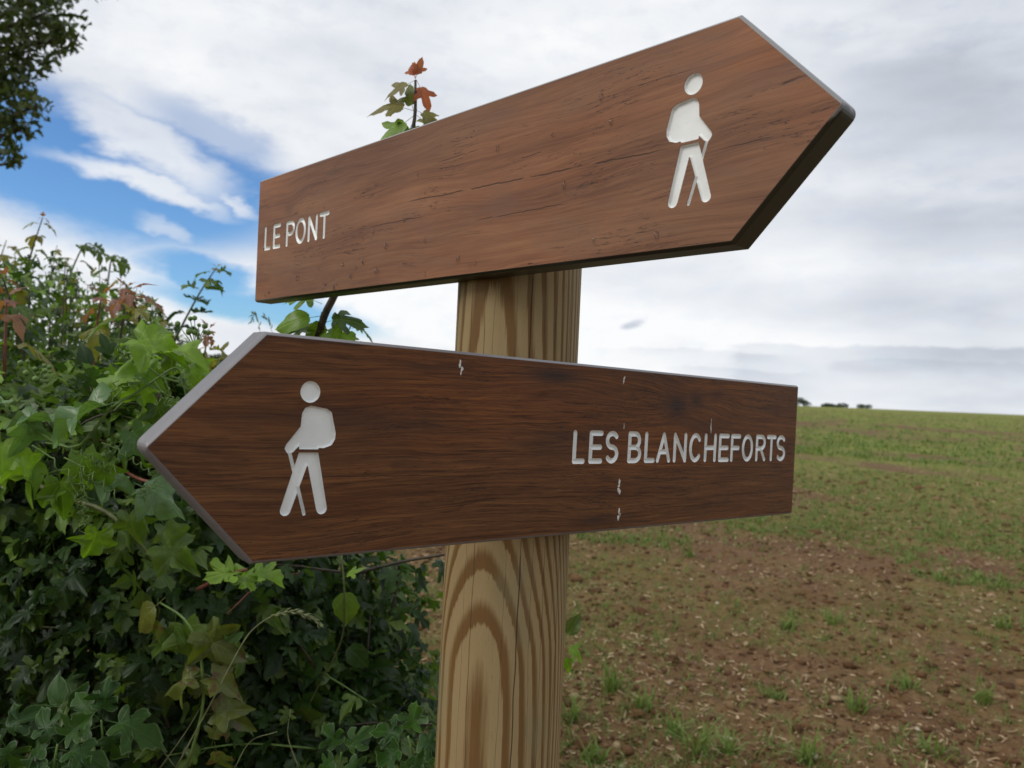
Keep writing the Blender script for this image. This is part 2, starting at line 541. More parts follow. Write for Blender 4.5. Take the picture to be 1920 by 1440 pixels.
def make_straw():
    X, Y = scatter_wedge(26000, 2.2, 26)
    n = len(X)
    keep = fbm(X * 1.3, Y * 1.3, 77, 3) + RNG.uniform(-0.3, 0.3, n) > 0.50
    X, Y = X[keep], Y[keep]; n = len(X)
    L = np.exp(RNG.normal(-3.95, 0.5, n)) * np.interp(np.hypot(X, Y), [2, 20], [1, 1.7])
    wd = RNG.uniform(0.002, 0.0075, n) * np.interp(np.hypot(X, Y), [2, 20], [1, 3.0])
    a = RNG.uniform(0, 6.28, n); tilt = RNG.normal(0, 0.28, n)
    dx, dy, dz = np.cos(a) * np.cos(tilt), np.sin(a) * np.cos(tilt), np.sin(tilt)
    Z = gz(X, Y) + 0.006 + np.abs(dz) * L * 0.4
    P = np.stack([X, Y, Z], -1); D = np.stack([dx, dy, dz], -1) * L[:, None] * 0.5
    S = np.stack([-np.sin(a), np.cos(a), np.zeros(n)], -1) * wd[:, None] * 0.5
    U = np.array([0, 0, 1.0])[None] * wd[:, None] * 0.6
    bend = np.array([0, 0, 1.0])[None] * (RNG.normal(0, 0.12, n) * L)[:, None]
    V = np.stack([P - D + S, P - D - S, P - D + U, P + S + bend, P - S + bend, P + U + bend, P + D + S, P + D - S, P + D + U], 1).reshape(-1, 3)
    T = np.array([(0, 1, 4, 3), (1, 2, 5, 4), (2, 0, 3, 5), (3, 4, 7, 6), (4, 5, 8, 7), (5, 3, 6, 8)])
    F = (T[None] + (np.arange(n) * 9)[:, None, None]).reshape(-1, 4)
    m, t = material('straw_bits')
    tn = t.n('ShaderNodeAttribute', attribute_name='tint', out=2)
    cc = t.ramp(tn, [(0.0, (0.20, 0.13, 0.070)), (0.5, (0.36, 0.26, 0.15)), (1.0, (0.52, 0.40, 0.24))])
    p = t.n('ShaderNodeBsdfPrincipled', {'Base Color': cc, 'Roughness': 0.7, 'Specular IOR Level': 0.25})
    t.n('ShaderNodeOutputMaterial', {0: p})
    obj('straw_litter', mesh('straw_litter', V, F, m, False, tint=np.repeat(RNG.uniform(0, 1, n), 9)), kind='stuff', label='broken straw and stubble lying on the soil')


make_straw()


def blades(base, L, w, az, lean, curl):
    """arrays of curved grass blades: four stations each, seven vertices"""
    n = len(L)
    st = np.array([0.0, 0.4, 0.75, 1.0]); wt = np.array([0.8, 1.0, 0.65])
    side = np.stack([-np.sin(az), np.cos(az), np.zeros(n)], -1)
    out = np.stack([np.cos(az), np.sin(az), np.zeros(n)], -1)
    V = []
    for k, s in enumerate(st):
        an = lean + curl * s
        c = base + out * (L * s * np.sin(an))[:, None] + np.array([0, 0, 1.0]) * (L * s * np.cos(np.minimum(an, 1.9)))[:, None]
        if k < 3:
            V += [c - side * (w * wt[k])[:, None] * 0.5, c + side * (w * wt[k])[:, None] * 0.5]
        else:
            V.append(c)
    V = np.stack(V, 1).reshape(-1, 3)
    q = np.arange(n) * 7
    F = np.concatenate([np.stack([q, q + 1, q + 3], -1), np.stack([q, q + 3, q + 2], -1), np.stack([q + 2, q + 3, q + 5], -1),
                        np.stack([q + 2, q + 5, q + 4], -1), np.stack([q + 4, q + 5, q + 6], -1)])
    return V, F


GRASS, _t = material('grass_blade')
_tn = _t.n('ShaderNodeAttribute', attribute_name='tint', out=2)
_k = _t.m('FRACT', _t.add(_tn, _t.n('ShaderNodeObjectInfo', out=5)))
_c = _t.ramp(_tn, [(0.0, (0.080, 0.150, 0.024)), (0.5, (0.135, 0.215, 0.036)), (0.85, (0.190, 0.245, 0.048)), (1.0, (0.32, 0.28, 0.11))])
_p = _t.n('ShaderNodeBsdfPrincipled', {'Base Color': _c, 'Roughness': 0.5, 'Specular IOR Level': 0.3})
_tr = _t.n('ShaderNodeBsdfTranslucent', {0: _c})
_t.n('ShaderNodeOutputMaterial', {0: _t.n('ShaderNodeMixShader', {0: 0.35, 1: _p, 2: _tr})})


def make_crop():
    parts = []
    for n, d0, d1, nb, l0, l1, w in ((9000, 2.6, 9, 5, 0.03, 0.10, 0.0045), (15000, 8, 26, 5, 0.05, 0.13, 0.010), (17000, 24, 120, 4, 0.09, 0.22, 0.035)):
        X, Y = scatter_wedge(n, d0, d1)
        n = len(X)
        g = green_mask(X, Y)
        keep = RNG.uniform(0, 1, n) < g * (1.0 if d0 > 7 else 0.85) + 0.045
        X, Y = X[keep], Y[keep]; n = len(X)
        s = RNG.uniform(0.6, 1.25, n)
        X, Y, s = np.repeat(X, nb), np.repeat(Y, nb), np.repeat(s, nb)
        X = X + RNG.normal(0, w * 3.0, len(X)); Y = Y + RNG.normal(0, w * 3.0, len(X))
        N = len(X)
        L = RNG.uniform(l0, l1, N) * s
        V, F = blades(np.stack([X, Y, gz(X, Y) - 0.004], -1), L, np.full(N, w) * RNG.uniform(0.6, 1.2, N), RNG.uniform(0, 6.28, N), RNG.uniform(0.05, 0.6, N), RNG.uniform(0.2, 1.1, N))
        parts.append((V, F, np.repeat(RNG.beta(2, 2.4, N), 7)))
    off, Vs, Fs, Ts = 0, [], [], []
    for V, F, T in parts:
        Vs.append(V); Fs.append(F + off); Ts.append(T); off += len(V)
    obj('young_crop', mesh('young_crop', np.concatenate(Vs), np.concatenate(Fs), GRASS, False, tint=np.concatenate(Ts)), kind='stuff', label='thin young green crop sprouting over the field')


make_crop()


def ground_at(px, py):
    """world point where the ray through that pixel meets the field"""
    d = ray(px, py)
    Y = 1.0
    for _ in range(4000):
        p = Vector((0, 0, CAM_Z)) + d * Y
        if p.z <= float(ground_z(p.x, p.y)):
            break
        Y *= 1.004
    return Vector((p.x, p.y, float(gz(p.x, p.y))))


# ------------------------------------------------------------------ far trees
def rand_unit(n):
    v = RNG.normal(size=(n, 3))
    return v / np.linalg.norm(v, axis=1)[:, None]


def leaf_cards(P, N, size, tint):
    """small folded leaf quads at points P with normals N"""
    n = len(P)
    a = rand_unit(n)
    x = np.cross(N, a); x /= np.linalg.norm(x, axis=1)[:, None] + 1e-9
    y = np.cross(N, x)
    s = size[:, None]
    V = np.stack([P - x * s * 0.5, P + y * s * 0.32 + N * s * 0.08, P + x * s * 0.5, P - y * s * 0.32 + N * s * 0.08], 1).reshape(-1, 3)
    q = np.arange(n) * 4
    F = np.concatenate([np.stack([q, q + 2, q + 1], -1), np.stack([q, q + 3, q + 2], -1)])
    uv = np.tile(np.array([(0, 0), (0.5, 0.3), (1, 0), (0.5, -0.3)]), (n, 1))
    return V, F, np.repeat(tint, 4), uv


def far_tree(px, py, d, h, w, label, nb=7, nl=900):
    k = ray(px, py); k = k / math.hypot(k.x, k.y)
    X, Y = k.x * d, k.y * d
    zg = float(ground_z(X, Y))
    t = thing('tree', label, 'tree', (X, Y, zg), 'small trees on the horizon')
    v, f = tube([(0, 0, -0.3), (0.05, 0, h * 0.3), (0, 0.05, h * 0.6)], [w * 0.06, w * 0.045, w * 0.02], 6)
    obj('trunk', mesh('trunk', v, f, BARK), t)
    P, S = [], []
    for _ in range(nb):
        c = np.array([RNG.normal(0, w * 0.24), RNG.normal(0, w * 0.24), h * RNG.uniform(0.12, 0.70)])
        u = rand_unit(nl // nb) * (RNG.uniform(0.5, 1, (nl // nb, 1)) ** 0.5)
        P.append(c + u * np.array([w * 0.27, w * 0.27, h * 0.2]))
    P = np.concatenate(P)
    V, F, T, uv = leaf_cards(P, rand_unit(len(P)), RNG.uniform(0.5, 1.0, len(P)) * w * 0.10, RNG.uniform(0, 1, len(P)))
    obj('crown', mesh('crown', V, F, LEAF_FAR, False, uv=uv, tint=T), t)


far_tree(1507, 755, 178, 2.7, 3.6, 'largest of the small dark trees on the horizon, beside the lower board end')
far_tree(1563, 760, 182, 2.2, 4.6, 'low rounded bush on the horizon, middle one of the three right of the signpost')
far_tree(1624, 764, 182, 1.9, 3.0, 'tiny bush on the horizon, farthest right of the three')
far_tree(402, 676, 190, 4.0, 6.0, 'dark tree on the skyline just left of the lower board, beside the hedge')
far_tree(426, 676, 196, 4.8, 6.5, 'taller dark tree on the skyline touching the upper edge of the lower board')
far_tree(452, 676, 194, 4.4, 6.5, 'dark skyline tree mostly hidden behind the point of the lower board')


# ------------------------------------------------------------------ leaves
def leaf_shape(half, fold, droop, wave, seed, pet=0.35, petw=0.012, lite=False):
    """leaf with petiole along +x from the origin, blade fanned from its middle; returns V, F, uv, rim"""
    r = random.Random(seed)
    h = [(x * r.uniform(0.97, 1.03), y * r.uniform(0.88, 1.12)) for x, y in half[1:-1]]
    h2 = [(x * r.uniform(0.97, 1.03), y * r.uniform(0.88, 1.12)) for x, y in half[1:-1]]
    out = [half[0]] + h + [half[-1]] + [(x, -y) for x, y in reversed(h2)]
    if not lite:                                # ragged margin
        o2 = []
        for i, p in enumerate(out):
            q = out[(i + 1) % len(out)]
            o2 += [p, ((p[0] + q[0]) / 2 + r.uniform(-.022, .022), (p[1] + q[1]) / 2 + r.uniform(-.022, .022))]
        out = o2
    P = np.array(out)
    c = np.array([0.30, 0.0])
    P2 = np.concatenate([[c], c + (P - c) * 0.52, P])
    n = len(P)
    ph = r.uniform(0, 6.28)

    def z(x, y):
        return fold * np.abs(y) - droop * x * x - droop * 0.7 * y * y + wave * np.sin(7.5 * x + ph) * np.abs(y) + wave * 0.6 * np.sin(11 * y + ph * 2) * x
    Z = z(P2[:, 0], P2[:, 1])
    Z -= z(np.array([0.0]), np.array([0.0]))[0]
    V = np.stack([P2[:, 0] + pet, P2[:, 1], Z], -1)
    F = [(0, 1 + i, 1 + (i + 1) % n) for i in range(n)]
    for i in range(n):
        j = (i + 1) % n
        F += [(1 + i, 1 + n + i, 1 + n + j), (1 + i, 1 + n + j, 1 + j)]
    if lite:
        V = np.concatenate([V[:1], V[1 + n:]]); P2 = np.concatenate([P2[:1], P2[1 + n:]])
        F = [(0, 1 + i, 1 + (i + 1) % n) for i in range(n)]
    F = [f[::-1] for f in F]
    rim = [0.0] + ([] if lite else [0.45] * n) + [1.0] * n
    uv = list(P2)
    if pet > 0 and not lite:
        b = len(V)
        V = np.concatenate([V, [(0, petw, 0), (0, -petw, 0), (pet + 0.02, petw * 0.8, -0.01), (pet + 0.02, -petw * 0.8, -0.01), (0, 0, -petw), (pet, 0, -petw - 0.01)]])
        F += [(b, b + 1, b + 3), (b, b + 3, b + 2), (b + 1, b + 4, b + 5), (b + 1, b + 5, b + 3), (b + 4, b, b + 2), (b + 4, b + 2, b + 5)]
        uv += [(0.0, 0.0)] * 6
        rim += [0.0] * 6
    return V, np.array(F), np.array(uv), np.array(rim)


MAPLE_H = [(0, 0), (-.08, .14), (-.06, .34), (.03, .40), (.10, .34), (.20, .21), (.24, .34), (.30, .52), (.40, .60), (.46, .50), (.52, .46), (.47, .34), (.42, .16), (.56, .24), (.70, .30), (.76, .24), (.86, .17), (.86, .09), (1, 0)]
VINE_H = [(0, 0), (-.14, .10), (-.24, .30), (-.10, .40), (.06, .36), (.20, .56), (.36, .70), (.44, .52), (.47, .32), (.62, .28), (.80, .17), (.94, .08), (1.08, 0)]
OVAL_H = [(0, 0), (.0, .12), (.10, .26), (.28, .36), (.48, .37), (.68, .30), (.86, .17), (.97, .06), (1.05, 0)]
NARROW_H = [(0, 0), (-.02, .10), (.05, .24), (.20, .26), (.30, .44), (.46, .54), (.50, .42), (.44, .18), (.62, .20), (.80, .17), (.92, .08), (1.08, 0)]


def variants(half, n, seed, fold=0.30, droop=0.35, wave=0.16, lite=False):
    r = random.Random(seed)
    return [leaf_shape(half, fold * r.uniform(0.2, 1.8), droop * r.uniform(0.3, 1.9), wave * r.uniform(0.4, 1.6), seed * 50 + k, lite=lite) for k in range(n)]


SHAPES = {'maple': variants(MAPLE_H, 9, 1, .38, .62, .28), 'vine': variants(VINE_H, 7, 2, 0.40, 0.45, 0.34), 'oval': variants(OVAL_H, 5, 3), 'narrow': variants(NARROW_H, 6, 4, 0.15, 0.5, 0.10)}
LITE = {'maple': variants(MAPLE_H, 9, 1, .38, .62, .28, lite=True), 'vine': variants(VINE_H, 7, 2, 0.34, 0.30, 0.2, lite=True), 'oval': variants(OVAL_H, 5, 3, lite=True), 'narrow': variants(NARROW_H, 6, 4, 0.15, 0.5, 0.10, lite=True)}
_leafcache = {}


def leaf_mesh(kind, k, mat):
    key = (kind, k, mat.name)
    if key not in _leafcache:
        V, F, uv, rim = SHAPES[kind][k]
        me = mesh('leaf', V, F, mat, True, uv=uv, tint=np.zeros(len(V)))
        a = me.attributes.new('rim', 'FLOAT', 'POINT'); a.data.foreach_set('value', rim.astype(np.float32))
        _leafcache[key] = me
    return _leafcache[key]


def frame(tip, nrm):
    """rotation with +x along tip and +z near nrm"""
    x = Vector(tip).normalized()
    z = Vector(nrm) - x * Vector(nrm).dot(x)
    if z.length < 1e-4:
        z = x.orthogonal()
    z.normalize()
    y = z.cross(x)
    return Matrix(((x.x, y.x, z.x), (x.y, y.y, z.y), (x.z, y.z, z.z)))


def put_leaf(parent, pos, tip, nrm, size, kind='maple', mat=LEAF_MID, k=None, label=None, name='leaf'):
    """one leaf as a part of its plant; pos in world space, parent an unrotated Empty"""
    k = random.randrange(len(SHAPES[kind])) if k is None else k % len(SHAPES[kind])
    o = bpy.data.objects.new(name, leaf_mesh(kind, k, mat))
    COL.objects.link(o)
    o.parent = parent
    o.matrix_basis = Matrix.Translation(Vector(pos) - parent.location) @ frame(tip, nrm).to_4x4() @ Matrix.Scale(size, 4)
    if label:
        o['label'] = label
    return o


def join_leaves(items):
    """items: (pos, 3x3, size, kind, k, tint) -> arrays of one mesh"""
    Vs, Fs, Us, Ts, Rs, off = [], [], [], [], [], 0
    for pos, M, s, kind, k, tn in items:
        V, F, uv, rim = LITE[kind][k]
        Vs.append((V * s) @ np.array(M).T + np.array(pos)); Fs.append(F + off); Us.append(uv); Ts.append(np.full(len(V), tn)); Rs.append(rim)
        off += len(V)
    return np.concatenate(Vs), np.concatenate(Fs), np.concatenate(Us), np.concatenate(Ts), np.concatenate(Rs)


# boards' planes, so that nothing grows through them
P1, YAW1, TILT1 = Vector((-0.32948, 0.96456, CAM_Z + 0.17331)), -0.76952, 0.01222
P2, YAW2, TILT2 = Vector((0.34356, 0.91961, CAM_Z - 0.05571)), 3.82357, 0.01503
N2 = Vector((-math.sin(YAW2), math.cos(YAW2), 0))
N2 = N2 if N2.y < 0 else -N2
N1 = Vector((math.sin(YAW1), -math.cos(YAW1), 0))
N1 = N1 if N1.y < 0 else -N1


def clear_of_sign(p, m=0.06):
    p = Vector(p)
    if (p - P2).dot(N2) > -m:
        return False
    if (p - P1).dot(N1) > -m and p.x > -0.42 and 1.6 < p.z < 1.95:
        return False
    return math.hypot(p.x, p.y - 0.753) > 0.13


# ------------------------------------------------------------------ hedge
def make_hedge():
    # (px, py, Y, rx, ry, rz, leaves, material weights dark/mid/light)
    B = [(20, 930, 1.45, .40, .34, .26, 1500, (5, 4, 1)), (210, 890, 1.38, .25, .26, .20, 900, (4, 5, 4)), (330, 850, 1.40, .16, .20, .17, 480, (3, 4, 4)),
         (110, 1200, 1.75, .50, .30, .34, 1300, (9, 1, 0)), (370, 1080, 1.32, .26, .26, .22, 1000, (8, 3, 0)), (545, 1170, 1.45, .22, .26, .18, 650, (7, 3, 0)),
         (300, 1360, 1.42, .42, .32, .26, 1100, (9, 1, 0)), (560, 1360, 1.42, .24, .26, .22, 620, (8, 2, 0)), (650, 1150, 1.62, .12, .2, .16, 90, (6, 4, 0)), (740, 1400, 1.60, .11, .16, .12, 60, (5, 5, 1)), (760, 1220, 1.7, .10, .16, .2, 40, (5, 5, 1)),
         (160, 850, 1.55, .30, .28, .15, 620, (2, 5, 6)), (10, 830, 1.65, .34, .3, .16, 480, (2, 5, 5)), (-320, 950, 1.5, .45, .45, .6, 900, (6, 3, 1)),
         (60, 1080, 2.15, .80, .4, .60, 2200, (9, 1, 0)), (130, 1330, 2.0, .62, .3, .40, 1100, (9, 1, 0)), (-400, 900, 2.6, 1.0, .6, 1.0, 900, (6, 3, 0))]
    root = thing('hedge', 'dense dark green field maple hedge filling the left side below the boards', 'hedge', (at(200, 1200, 1.5).x, 1.5, 0.0))
    rl = root.location
    items = []
    mats = (LEAF_DARK, LEAF_MID, LEAF_LIGHT)
    for bi, (px, py, Y, rx, ry, rz, n, wts) in enumerate(B):
        n = int(n * 1.6)
        c = np.array(at(px, py, Y))
        u = rand_unit(n)
        lump = 0.78 + 0.44 * fbm(u[:, 0] * 2.4 + bi * 7, u[:, 1] * 2.4 + u[:, 2] * 2.1, 40 + bi, 3)
        rr = (1 - RNG.uniform(0, 1, n) ** 1.6 * 0.5) * lump
        P = c + u * np.array([rx, ry, rz]) * rr[:, None]
        for i in range(n):
            p = P[i]
            if p[2] < 0.1 or not clear_of_sign(p, 0.11) or math.hypot(p[0], p[1]) < 0.75 or p[0] > -0.03 and p[1] < 3:
                continue
            nr = Vector(u[i]) * 0.55 + Vector((0, -0.25, 0.75)) + Vector(RNG.normal(0, 0.42, 3))
            tip = Vector(u[i]) + Vector((0, -0.3, -0.35)) + Vector(RNG.normal(0, 0.6, 3))
            kind = random.choices(('maple', 'narrow', 'oval', 'vine'), (60, 22, 10, 8))[0]
            k = random.randrange(len(SHAPES[kind]))
            s = random.triangular(0.017, 0.045, 0.028) * (1.0 if Y < 1.9 else 0.9)
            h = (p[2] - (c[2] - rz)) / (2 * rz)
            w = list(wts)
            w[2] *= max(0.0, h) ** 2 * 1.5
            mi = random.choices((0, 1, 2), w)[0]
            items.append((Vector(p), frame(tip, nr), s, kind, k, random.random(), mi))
    # thin twigs lying over the outside of the mass, with a few leaves each
    for k in range(46):
        px, py, Y, rx, ry, rz, n, wts = random.choice(B[:11])
        c = at(px, py, Y)
        a = random.uniform(-1.2, 1.2)
        u0 = Vector((math.sin(a), -math.cos(a), random.uniform(-.5, .7))).normalized()
        p0 = c + Vector((u0.x * rx, u0.y * ry, u0.z * rz)) * .92
        d = (Vector((random.gauss(0, 1), -.15, random.gauss(.25, .5)))).normalized() * random.uniform(.10, .24)
        pts = [p0 - d * .5, p0 + Vector((0, -.02, .015)), p0 + d * .5 + Vector((0, -.01, -.01))]
        if not all(clear_of_sign(q, .05) for q in pts) or math.hypot(p0.x, p0.y) < .8:
            continue
        S = spline([q - rl for q in pts], 8)
        v, f = tube(S, np.linspace(.0022, .0009, 8), 5)
        obj('twig', mesh('twig', v, f, random.choice((STEM_OLIVE, STEM_RED, STEM_GREEN, STEM_DARK))), root)
        for j in range(2, 8, 1):
            o = Vector((random.gauss(0, 1), random.gauss(-.4, .5), random.gauss(0, .6)))
            items.append((Vector(S[j]) + rl, frame(o, Vector((0, -.3, 1)) + Vector(RNG.normal(0, .4, 3))), random.uniform(.024, .040), 'maple', random.randrange(9), random.random(), random.choice((1, 1, 2)) if py < 1000 else random.choice((0, 1))))
    # leaves that show largest become parts of their own: nearest leaf per cell of a coarse view grid
    best = {}
    q = Vector((0, 0, CAM_Z))
    for idx, it in enumerate(items):
        d = it[0] - q
        x, y, z = d.dot(right), d.dot(up), d.dot(fwd)
        if z < 0.3:
            continue
        ix, iy = 960 + F_PX * x / z, 720 - F_PX * y / z
        if 0 < ix < 840 and 420 < iy < 1440:
            key = (int(ix / 30), int(iy / 30))
            if key not in best or z < best[key][0]:
                best[key] = (z, idx)
    order = sorted(best.values(), key=lambda a: -items[a[1]][2] / a[0])
    own = set(i for _, i in order[:300])
    for i in own:
        p, M, s, kind, k, tn, mi = items[i]
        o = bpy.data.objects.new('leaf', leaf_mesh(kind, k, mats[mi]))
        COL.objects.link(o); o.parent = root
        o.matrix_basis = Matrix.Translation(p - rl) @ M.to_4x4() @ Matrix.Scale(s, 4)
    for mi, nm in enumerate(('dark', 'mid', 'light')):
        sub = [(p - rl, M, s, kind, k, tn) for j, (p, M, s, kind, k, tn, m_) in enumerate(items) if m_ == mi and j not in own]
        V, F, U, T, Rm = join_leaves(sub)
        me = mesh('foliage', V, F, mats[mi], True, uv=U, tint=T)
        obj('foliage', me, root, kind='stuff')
    # branches through the mass
    starts = [at(px, 1440, Y) for px, Y in ((60, 1.55), (260, 1.5), (420, 1.5), (560, 1.55), (660, 1.7), (-200, 1.6), (150, 2.1))]
    for bi, (px, py, Y, rx, ry, rz, n, wts) in enumerate(B[:14]):
        c = at(px, py, Y)
        for k in range(3):
            b0 = random.choice(starts).copy()
            b0.z = 0.0
            e = c + Vector((RNG.normal() * rx * .6, RNG.normal() * ry * .5 + 0.05, rz * random.uniform(0.2, 0.9)))
            m1 = b0.lerp(e, 0.4) + Vector((RNG.normal() * .08, RNG.normal() * .08, 0.1))
            m2 = b0.lerp(e, 0.75) + Vector((RNG.normal() * .05, RNG.normal() * .05, 0.06))
            pts = spline([b0 - rl, m1 - rl, m2 - rl, e - rl], 9)
            if not all(clear_of_sign(Vector(x) + rl, 0.08) for x in pts):
                continue
            v, f = tube(pts, np.linspace(0.009, 0.0018, 9), 5)
            obj('branch', mesh('branch', v, f, STEM_DARK if k else STEM_OLIVE), root)


make_hedge()


def make_thicket():
    """taller, looser thicket behind the hedge: thin stems with small leaf pairs, sky showing through its top"""
    b = at(120, 900, 2.7)
    root = thing('thicket', 'tall loose thicket of thin leafy stems behind the hedge, against the sky at the left', 'thicket', (b.x, b.y, 0.0))
    rl = root.location
    XP, YP = [-200, -60, 0, 60, 120, 200, 250, 300, 350, 400], [470, 480, 500, 480, 500, 520, 545, 590, 650, 715]
    items = []
    for k in range(150):
        px = random.uniform(-190, 395)
        Y = random.uniform(2.0, 3.3)
        top = np.interp(px, XP, YP) + abs(random.gauss(0, 60)) - 25
        lean = random.gauss(12, 26)
        pts = [at(px - lean * 1.4, 1150, Y + .1), at(px - lean, 860, Y), at(px - lean * .3, (860 + top) / 2, Y + random.gauss(0, .05)), at(px + random.gauss(0, 10), top, Y)]
        S = spline(pts, 14)
        v, f = tube(S - np.array(rl), np.linspace(.0046, .0011, 14), 4)
        obj('branch', mesh('branch', v, f, random.choice((STEM_DARK, STEM_OLIVE, STEM_OLIVE, STEM_RED))), root)
        hgt = S[-1][2] - S[0][2]
        npair = int(hgt / .042)
        for i in range(npair):
            u = .18 + .82 * (i + .5) / npair
            x = u * 13; j = min(int(x), 12)
            p = S[j] + (S[j + 1] - S[j]) * (x - j)
            a0 = random.uniform(0, 6.28)
            for s_ in (0, 3.14):
                a = a0 + s_ + random.uniform(-.5, .5)
                o = Vector((math.cos(a), math.sin(a), 0))
                side = random.uniform(0, .10) * (1 - u) * 1.6
                sz = random.uniform(.026, .042) * (1.15 - .5 * u)
                mi = random.choices((0, 1, 2, 3), (4, 5, 2 if u > .5 else .6, 1.2 if u > .85 else .2))[0]
                items.append((Vector(p) + o * side, frame(o + Vector((0, 0, random.uniform(-.7, .3))), Vector((0, -.2, 1)) + Vector(RNG.normal(0, .35, 3))), sz, 'maple', random.randrange(9), random.random(), mi))
    for mi, mt in enumerate((LEAF_DARK, LEAF_MID, LEAF_LIGHT, LEAF_BRONZE)):
        sub = [(p - rl, M, s, kind, k, tn) for p, M, s, kind, k, tn, m_ in items if m_ == mi]
        V, F, U, T, Rm = join_leaves(sub)
        obj('foliage', mesh('foliage', V, F, mt, True, uv=U, tint=T), root, kind='stuff')


make_thicket()


# ------------------------------------------------------------------ maple shoots
def shoot(label, pts, r0, r1, pairs, size0, size1, mats, stem=STEM_DARK, start=0.25, droop=0.35, tipmat=None, kind='maple', spread=0.9, group='maple shoots rising from the hedge', name='maple_shoot', nseg=14, tipsize=None):
    """upright shoot with opposite leaf pairs; pts are world points from base to tip"""
    base = Vector(pts[0])
    t = thing(name, label, 'shoot', base, group)
    S = spline(pts, nseg)
    v, f = tube(S - np.array(base), np.linspace(r0, r1, nseg), 6)
    obj('stem', mesh('stem', v, f, stem), t)
    turn = random.uniform(0, 3.14)
    for i in range(pairs):
        u = start + (1 - start) * (i + 0.5) / pairs
        x = u * (nseg - 1); j = min(int(x), nseg - 2)
        p = Vector(S[j]).lerp(Vector(S[j + 1]), x - j)
        ax = (Vector(S[j + 1]) - Vector(S[j])).normalized()
        sz = (size0 + (size1 - size0) * u) * (0.72 if mats[-1] is LEAF_RED and u > .7 else 1.0)
        mat = mats[min(int((u - start) / (1 - start + 1e-6) * len(mats)), len(mats) - 1)]
        a0 = turn + i * 1.5708
        for s_ in (0, 3.1416):
            a = a0 + s_ + random.uniform(-0.3, 0.3)
            o = Vector((math.cos(a), math.sin(a) * 0.8, 0))
            tip = o * spread + ax * 0.45 - Vector((0, 0, droop * random.uniform(0.4, 1.4)))
            put_leaf(t, p, tip, Vector((0, 0, 1)) + ax * 0.3 - o * 0.25 + Vector((0, -0.25, 0)), sz * random.uniform(0.75, 1.15), kind, mat)
    if tipmat:
        p = Vector(S[-1])
        for i in range(4):
            a = turn + i * 1.57
            o = Vector((math.cos(a), math.sin(a), 0))
            put_leaf(t, p, o * (0.5 if i % 2 else 1.1) + Vector((0, 0, 0.8 if i % 2 else -0.35)), Vector((0, 0, 1)) + o * .5, (tipsize or size1) * random.uniform(0.35, 0.6), 'narrow', tipmat)
    return t


